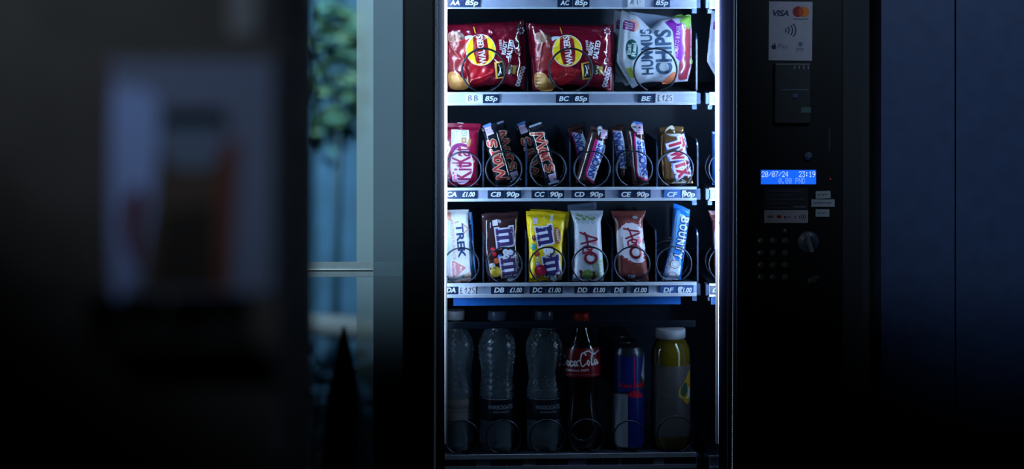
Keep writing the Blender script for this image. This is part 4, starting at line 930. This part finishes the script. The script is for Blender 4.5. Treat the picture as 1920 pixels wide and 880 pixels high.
a.text('J', 1287, 732, 7, 20, (220, 220, 224), 3, bold=0.03); a.stroke([(1236, 735), (1241, 732), (1246, 736), (1252, 733), (1258, 735)], 1.2, (120, 114, 108), 1)
print_on('label_print', a, on_lathe(cx, [(p[0], 37.2) for p in body], YB), lo, grid=4.0)
for cx, r_ in ((866, 33), (944, 33), (1026, 33), (1100, 33), (1180, 31), (1266, 35)):
    coil('e', cx, r_, 0.075, 2)

# ------------------------------------------------------------------ control panel of the machine
YP = -0.018
cp = bpy.data.objects.new('control_panel', None)
bm = bmesh.new(); boxpx(bm, 1381, -235, 1581, 1190, YP, 0.02, 0.003)
cp_o = obj('control_panel', bm, mat((9, 10, 13), rough=0.36), vm); bpy.data.objects.remove(cp)
def plate(name, x0, y0, x1, y1, m, th=0.0015, art=None, ang=0.0, base=0.0002):
    bm = bmesh.new(); q = [(x0, y0), (x1, y0), (x1, y1), (x0, y1)]; c = np.mean(q, 0); t = math.radians(ang)
    q = [(c[0] + (x-c[0])*math.cos(t) - (y-c[1])*math.sin(t), c[1] + (x-c[0])*math.sin(t) + (y-c[1])*math.cos(t)) for x, y in q]
    F = [bm.verts.new(P(x, y, YP-th)) for x, y in q]; B = [bm.verts.new((v.co.x, YP, v.co.z)) for v in F]
    bm.faces.new(F[::-1])
    for i in range(4): bm.faces.new((F[i-1], F[i], B[i], B[i-1]))
    bmesh.ops.recalc_face_normals(bm, faces=bm.faces[:]); mats = [m]
    if art:
        b2, ms = art.mesh(flat(YP-th), base=base)
        me = bpy.data.meshes.new('tmp'); b2.to_mesh(me); b2.free(); n0 = len(bm.faces); bm.from_mesh(me); bpy.data.meshes.remove(me); bm.faces.ensure_lookup_table()
        for f in bm.faces[n0:]: f.material_index += 1
        mats += ms
    return obj(name, bm, mats, cp_o)
STK = mat((128, 124, 134), rough=0.5)
# card payment sign
a = Art(); k = K(1410, 0, 6.767); INK = (22, 30, 54)
a.text('VISA', *k((365, 167))[0], 30, 11.5, INK, 1, bold=0.035, shear=0.25)
a.ell(*k((582, 148))[0], 10, 10, (122, 24, 26), 1); a.ell(*k((660, 150))[0], 10, 10, (176, 96, 30), 1, n=30); a.ell(*k((620, 149))[0], 5, 8.4, (150, 58, 26), 2)
a.text('mastercard', *k((618, 240))[0], 27, 3.2, (60, 54, 60), 1)
for i, (r, x) in enumerate(((4.5, 418), (8, 446), (11.5, 478), (15, 508))): a.ring(*k((x - r*3.2, 384))[0], r*0.95, r, 2.2, INK, 1, a0=-52, a1=52)
ax_, ay_ = k((277, 590))[0]
a.blob([(ax_-4.2, ay_-1.5), (ax_-2, ay_-3.4), (ax_+0.3, ay_-2.6), (ax_+2.6, ay_-3.4), (ax_+4.3, ay_-1.8), (ax_+3.3, ay_+0.3), (ax_+4.4, ay_+2.4), (ax_+2.2, ay_+5), (ax_, ay_+4.4), (ax_-2.2, ay_+5), (ax_-4.3, ay_+2)], INK, 1); a.ell(ax_+1.2, ay_-5.4, 1.0, 2.1, INK, 1, ang=35)
a.text('Pay', *k((396, 594))[0], 19, 11, (78, 76, 86), 1, bold=-0.005, ang=3)
a.ell(*k((615, 560))[0], 4.2, 4.2, (60, 88, 104), 1); a.text('pay', *k((612, 632))[0], 15, 8, (100, 96, 104), 1)
plate('payment_sign', 1441.5, 3, 1523, 113.5, STK, 0.0012, a, ang=0.6)
mkbox('card_reader', 1453, 119, 1521, 232, YP-0.010, YP, mat((14, 16, 20), rough=0.5), cp_o, bev=0.002)
YR = YP-0.010
for i in range(4):
    mkbox('reader_contact', 1488.5 + i*8.6, 123, 1491 + i*8.6, 130, YR-0.0015, YR, mat((120, 136, 146), rough=0.3, metal=0.6), cp_o)
mkbox('reader_slot', 1464, 167.5, 1516, 169.5, YR-0.001, YR, mat((60, 70, 84), rough=0.4), cp_o)
bm = bmesh.new(); disc_y(bm, P(1491, 181, YR), 0.0055, YR-0.002, YR, dome=0.002); obj('reader_lens', bm, mat((60, 72, 92), rough=0.2), cp_o)
mkbox('reader_label', 1502, 201, 1520.5, 211.5, YR-0.0008, YR, mat((50, 70, 70), rough=0.5), cp_o)
bm = bmesh.new(); disc_y(bm, P(1515.5, 293, YP), 0.0075, YP-0.008, YP, dome=0.006); obj('panel_knob', bm, mat((78, 92, 112), rough=0.3, metal=0.4), cp_o)
mkbox('panel_slot', 1553.5, 242, 1556.5, 284, YP-0.001, YP, mat((32, 40, 52), rough=0.4), cp_o)
# display: 16 x 2 dot matrix
FONT = {'0': '0E11131519110E', '1': '040C040404040E', '2': '0E11010204081F', '3': '1F02040201110E', '4': '02060A121F0202', '7': '1F010204080808', '9': '0E11110F01020C', '/': '00010204081000', ':': '000C0C000C0C00', '.': '00000000000C0C', 'P': '1E11111E101010', 'N': '11111915131111', 'D': '1C12111111121C'}
a = Art(); LCDW = emis((200, 226, 255), 0.95); LCDG = emis((150, 196, 246), 0.6)
def lcd(line, y0, c):
    for i, ch in enumerate(line):
        if ch == ' ': continue
        h = FONT[ch]; cw = 6.32
        for r in range(7):
            bits = int(h[r*2:r*2+2], 16)
            for b in range(5):
                if bits >> (4-b) & 1: a.rect(1428.3 + i*cw + b*1.08, y0 + r*1.52, 1428.3 + i*cw + b*1.08 + 0.98, y0 + r*1.52 + 1.38, c, 1)
lcd('20/07/24   23:19', 321.6, LCDW); lcd('     0.00 PND', 334.0, LCDG)
plate('display', 1426.8, 319.0, 1530, 345.6, emis((24, 104, 255), 0.85), 0.001, a)
# instruction plate and its payment strip
a = Art()
for j, (x0, x1) in enumerate(((1441, 1503), (1444, 1484), (1442, 1509), (1442, 1474), (1445, 1480))):
    a.rect(x0, 357 + j*7.8, x1, 359.6 + j*7.8, (48, 54, 66), 1)
a.rect(1487, 386.5, 1511, 389.6, (70, 76, 88), 1)
plate('instruction_plate', 1433, 352, 1515, 394, mat((19, 21, 26), rough=0.5), 0.001, a)
a = Art(); a.text('VISA', 1444.5, 406.5, 11, 4.5, INK, 1, bold=0.03, shear=0.25); a.ell(1459.5, 406.5, 3.2, 3.2, (140, 36, 30), 1); a.ell(1463, 406.5, 3.2, 3.2, (150, 70, 30), 1)
a.ell(1472, 407.5, 2, 2.2, INK, 1); a.text('Pay', 1480, 407, 7, 4.5, (80, 78, 86), 1); a.ell(1491, 406, 1.7, 1.7, (130, 60, 50), 1); a.rect(1488.5, 409, 1493.5, 410.4, (90, 86, 94), 1)
for i in range(4): a.ring(1497 + i*2.4, 407, 2.5+i*1.1, 3+i*1.4, 1.1, INK, 1, a0=-55, a1=55)
plate('payment_strip', 1433, 394.5, 1514.8, 418.3, mat((128, 122, 130), rough=0.5), 0.0012, a)
for (x0, y0, x1, y1, an) in ((1529.5, 358.5, 1557.3, 372.5, -2), (1521.5, 374, 1565, 387.8, 0), (1529.2, 392.8, 1555.2, 406.6, 0)):
    a = Art(); yc = (y0+y1)/2; n = int((x1-x0-8)/3)
    for i in range(n): a.rect(x0+4+i*3, yc-1.5, x0+6+i*3, yc+1.5 - (i % 3)*0.6, (70, 74, 82), 1)
    plate('panel_sticker', x0, y0, x1, y1, mat((124, 128, 136), rough=0.5), 0.0008, a, ang=an)
bm = bmesh.new(); disc_y(bm, P(1556.8, 335.5, YP), 0.001, YP-0.001, YP, n=10); obj('indicator_led', bm, emis((190, 40, 60), 0.6), cp_o)
# keypad
KEY = mat((92, 104, 104), rough=0.3, metal=0.6)
for r_ in range(4):
    for c_ in range(3):
        bm = bmesh.new(); disc_y(bm, P(1427 + c_*22.7, 452.5 + r_*22.8, YP), 0.0068, YP-0.006, YP, n=20, dome=0.005); obj('keypad_button', bm, KEY, cp_o)
# coin knob
c = P(1515.7, 454, YP)
bm = bmesh.new(); disc_y(bm, c, 0.0205, YP-0.005, YP, n=36, dome=0.003); obj('coin_knob', bm, mat((52, 58, 70), rough=0.4), cp_o)
bm = bmesh.new(); p0, p1 = P(1511, 437, YP), P(1521, 471, YP); d_ = (p1-p0).normalized(); nrm = Vector((d_.z, 0, -d_.x))*0.0028
for s0, s1, hw in ((YP-0.016, YP-0.005, 1.0),):
    q = [p0 + nrm*0.6, p1 + nrm*0.6, p1 - nrm*0.6, p0 - nrm*0.6]
    A = [bm.verts.new((v.x, s0, v.z)) for v in q]; B = [bm.verts.new((v.x + (nrm.x if i < 2 else -nrm.x), s1, v.z + (nrm.z if i < 2 else -nrm.z))) for i, v in enumerate(q)]
    bm.faces.new(A); bm.faces.new(B[::-1])
    for i in range(4): bm.faces.new((A[i], A[i-1], B[i-1], B[i]))
bmesh.ops.recalc_face_normals(bm, faces=bm.faces[:]); obj('knob_handle', bm, mat((130, 136, 148), rough=0.3, metal=0.5), cp_o)
bm = bmesh.new()
tube(bm, [P(1470, 429, YP-0.003), P(1476, 440, YP-0.004)], [0.0045, 0.0025], 8); obj('coin_return_lever', bm, mat((60, 68, 80), rough=0.3, metal=0.4), cp_o)
bm = bmesh.new(); disc_y(bm, P(1525.5, 525.5, YP), 0.0075, YP-0.006, YP, n=26, rx=0.0125, ang=math.radians(20), dome=0.004); obj('coin_reject_button', bm, mat((62, 72, 74), rough=0.3, metal=0.5), cp_o)

# ------------------------------------------------------------------ the hot drinks machine in front on the left, out of focus
YD = -1.9
dx1 = P(522, 0, YD).x; dx0 = P(-190, 0, YD).x
dm = thing('drinks_machine', 'grey hot drinks machine with a cup picture, close on the left and out of focus', 'vending machine', ((dx0+dx1)/2, YD+0.25, 0))
bm = bmesh.new(); box(bm, (dx0, YD+0.012, 0.0), (dx1, YD+0.5, 1.80), 0.004); obj('cabinet', bm, mat((5, 6, 8), rough=0.8, spec=0.1), dm)
FRONT = mat((62, 60, 60), rough=0.55, bump=0.1, bscale=25, vary=0.15)
# front door around the serving recess
rx0, ry0, rx1, ry1 = 165, 552, 470, 660
bm = bmesh.new()
boxpx(bm, -190, -160, 522, ry0, YD, YD+0.012); boxpx(bm, -190, ry0, rx0, ry1, YD, YD+0.012); boxpx(bm, rx1, ry0, 522, ry1, YD, YD+0.012); boxpx(bm, -190, ry1, 522, 3000, YD, YD+0.012)
zmin = 0.02
for v in bm.verts: v.co.z = max(v.co.z, zmin)
obj('front_door', bm, FRONT, dm)
mkbox('serving_recess', rx0+1, ry0+1, rx1-1, ry1-1, YD+0.0115, YD+0.0121, mat((7, 8, 10), rough=0.5), dm)
mkbox('drip_tray', rx0+8, ry1-18, rx1-8, ry1-1, YD-0.025, YD+0.0115, mat((10, 11, 13), rough=0.5), dm, bev=0.002)
bm = bmesh.new(); q = P(320, 575, YD); tube(bm, [(q.x, YD+0.004, P(320, ry0+1, YD).z), (q.x, YD+0.004, P(320, 590, YD).z)], 0.006, 10); obj('spout', bm, BLACKM, dm)
mkbox('upper_plate', 430, -120, 480, 66, YD-0.002, YD, mat((112, 116, 124), rough=0.5), dm)
mkbox('upper_grille', 482, -120, 521, 64, YD-0.002, YD, mat((40, 42, 50), rough=0.6), dm)
# cup picture: a flat printed panel
a = Art()
a.rect(205, 112, 512, 550, (100, 112, 140), 1); a.blob([(210, 190), (240, 165), (290, 180), (295, 300), (280, 420), (250, 520), (212, 540)], (134, 158, 214), 2)
a.poly([(300, 235), (425, 235), (415, 545), (265, 545), (285, 400)], (74, 64, 58), 3)
a.blob([(305, 245), (360, 232), (420, 245), (412, 300), (362, 318), (315, 300)], (92, 108, 134), 4)
a.poly([(306, 205), (425, 205), (428, 236), (303, 236)], (24, 28, 36), 5)
a.blob([(228, 420), (236, 372), (256, 350), (274, 372), (268, 430), (258, 500), (240, 480)], (84, 30, 30), 4); a.poly([(412, 270), (450, 262), (440, 400), (430, 545), (404, 545), (410, 400)], (96, 54, 46), 5)
a.rect(200, 112, 207, 550, (84, 36, 40), 2); a.poly([(300, 400), (400, 380), (405, 540), (290, 540)], (44, 40, 38), 4)
bm, ms = a.mesh(flat(YD-0.002), base=0.0002)
po = mkbox('cup_poster', 200, 111, 513, 551, YD-0.002, YD, mat((100, 104, 116), rough=0.5), dm)
obj('poster_print', bm, ms, po)
print('scene ready')
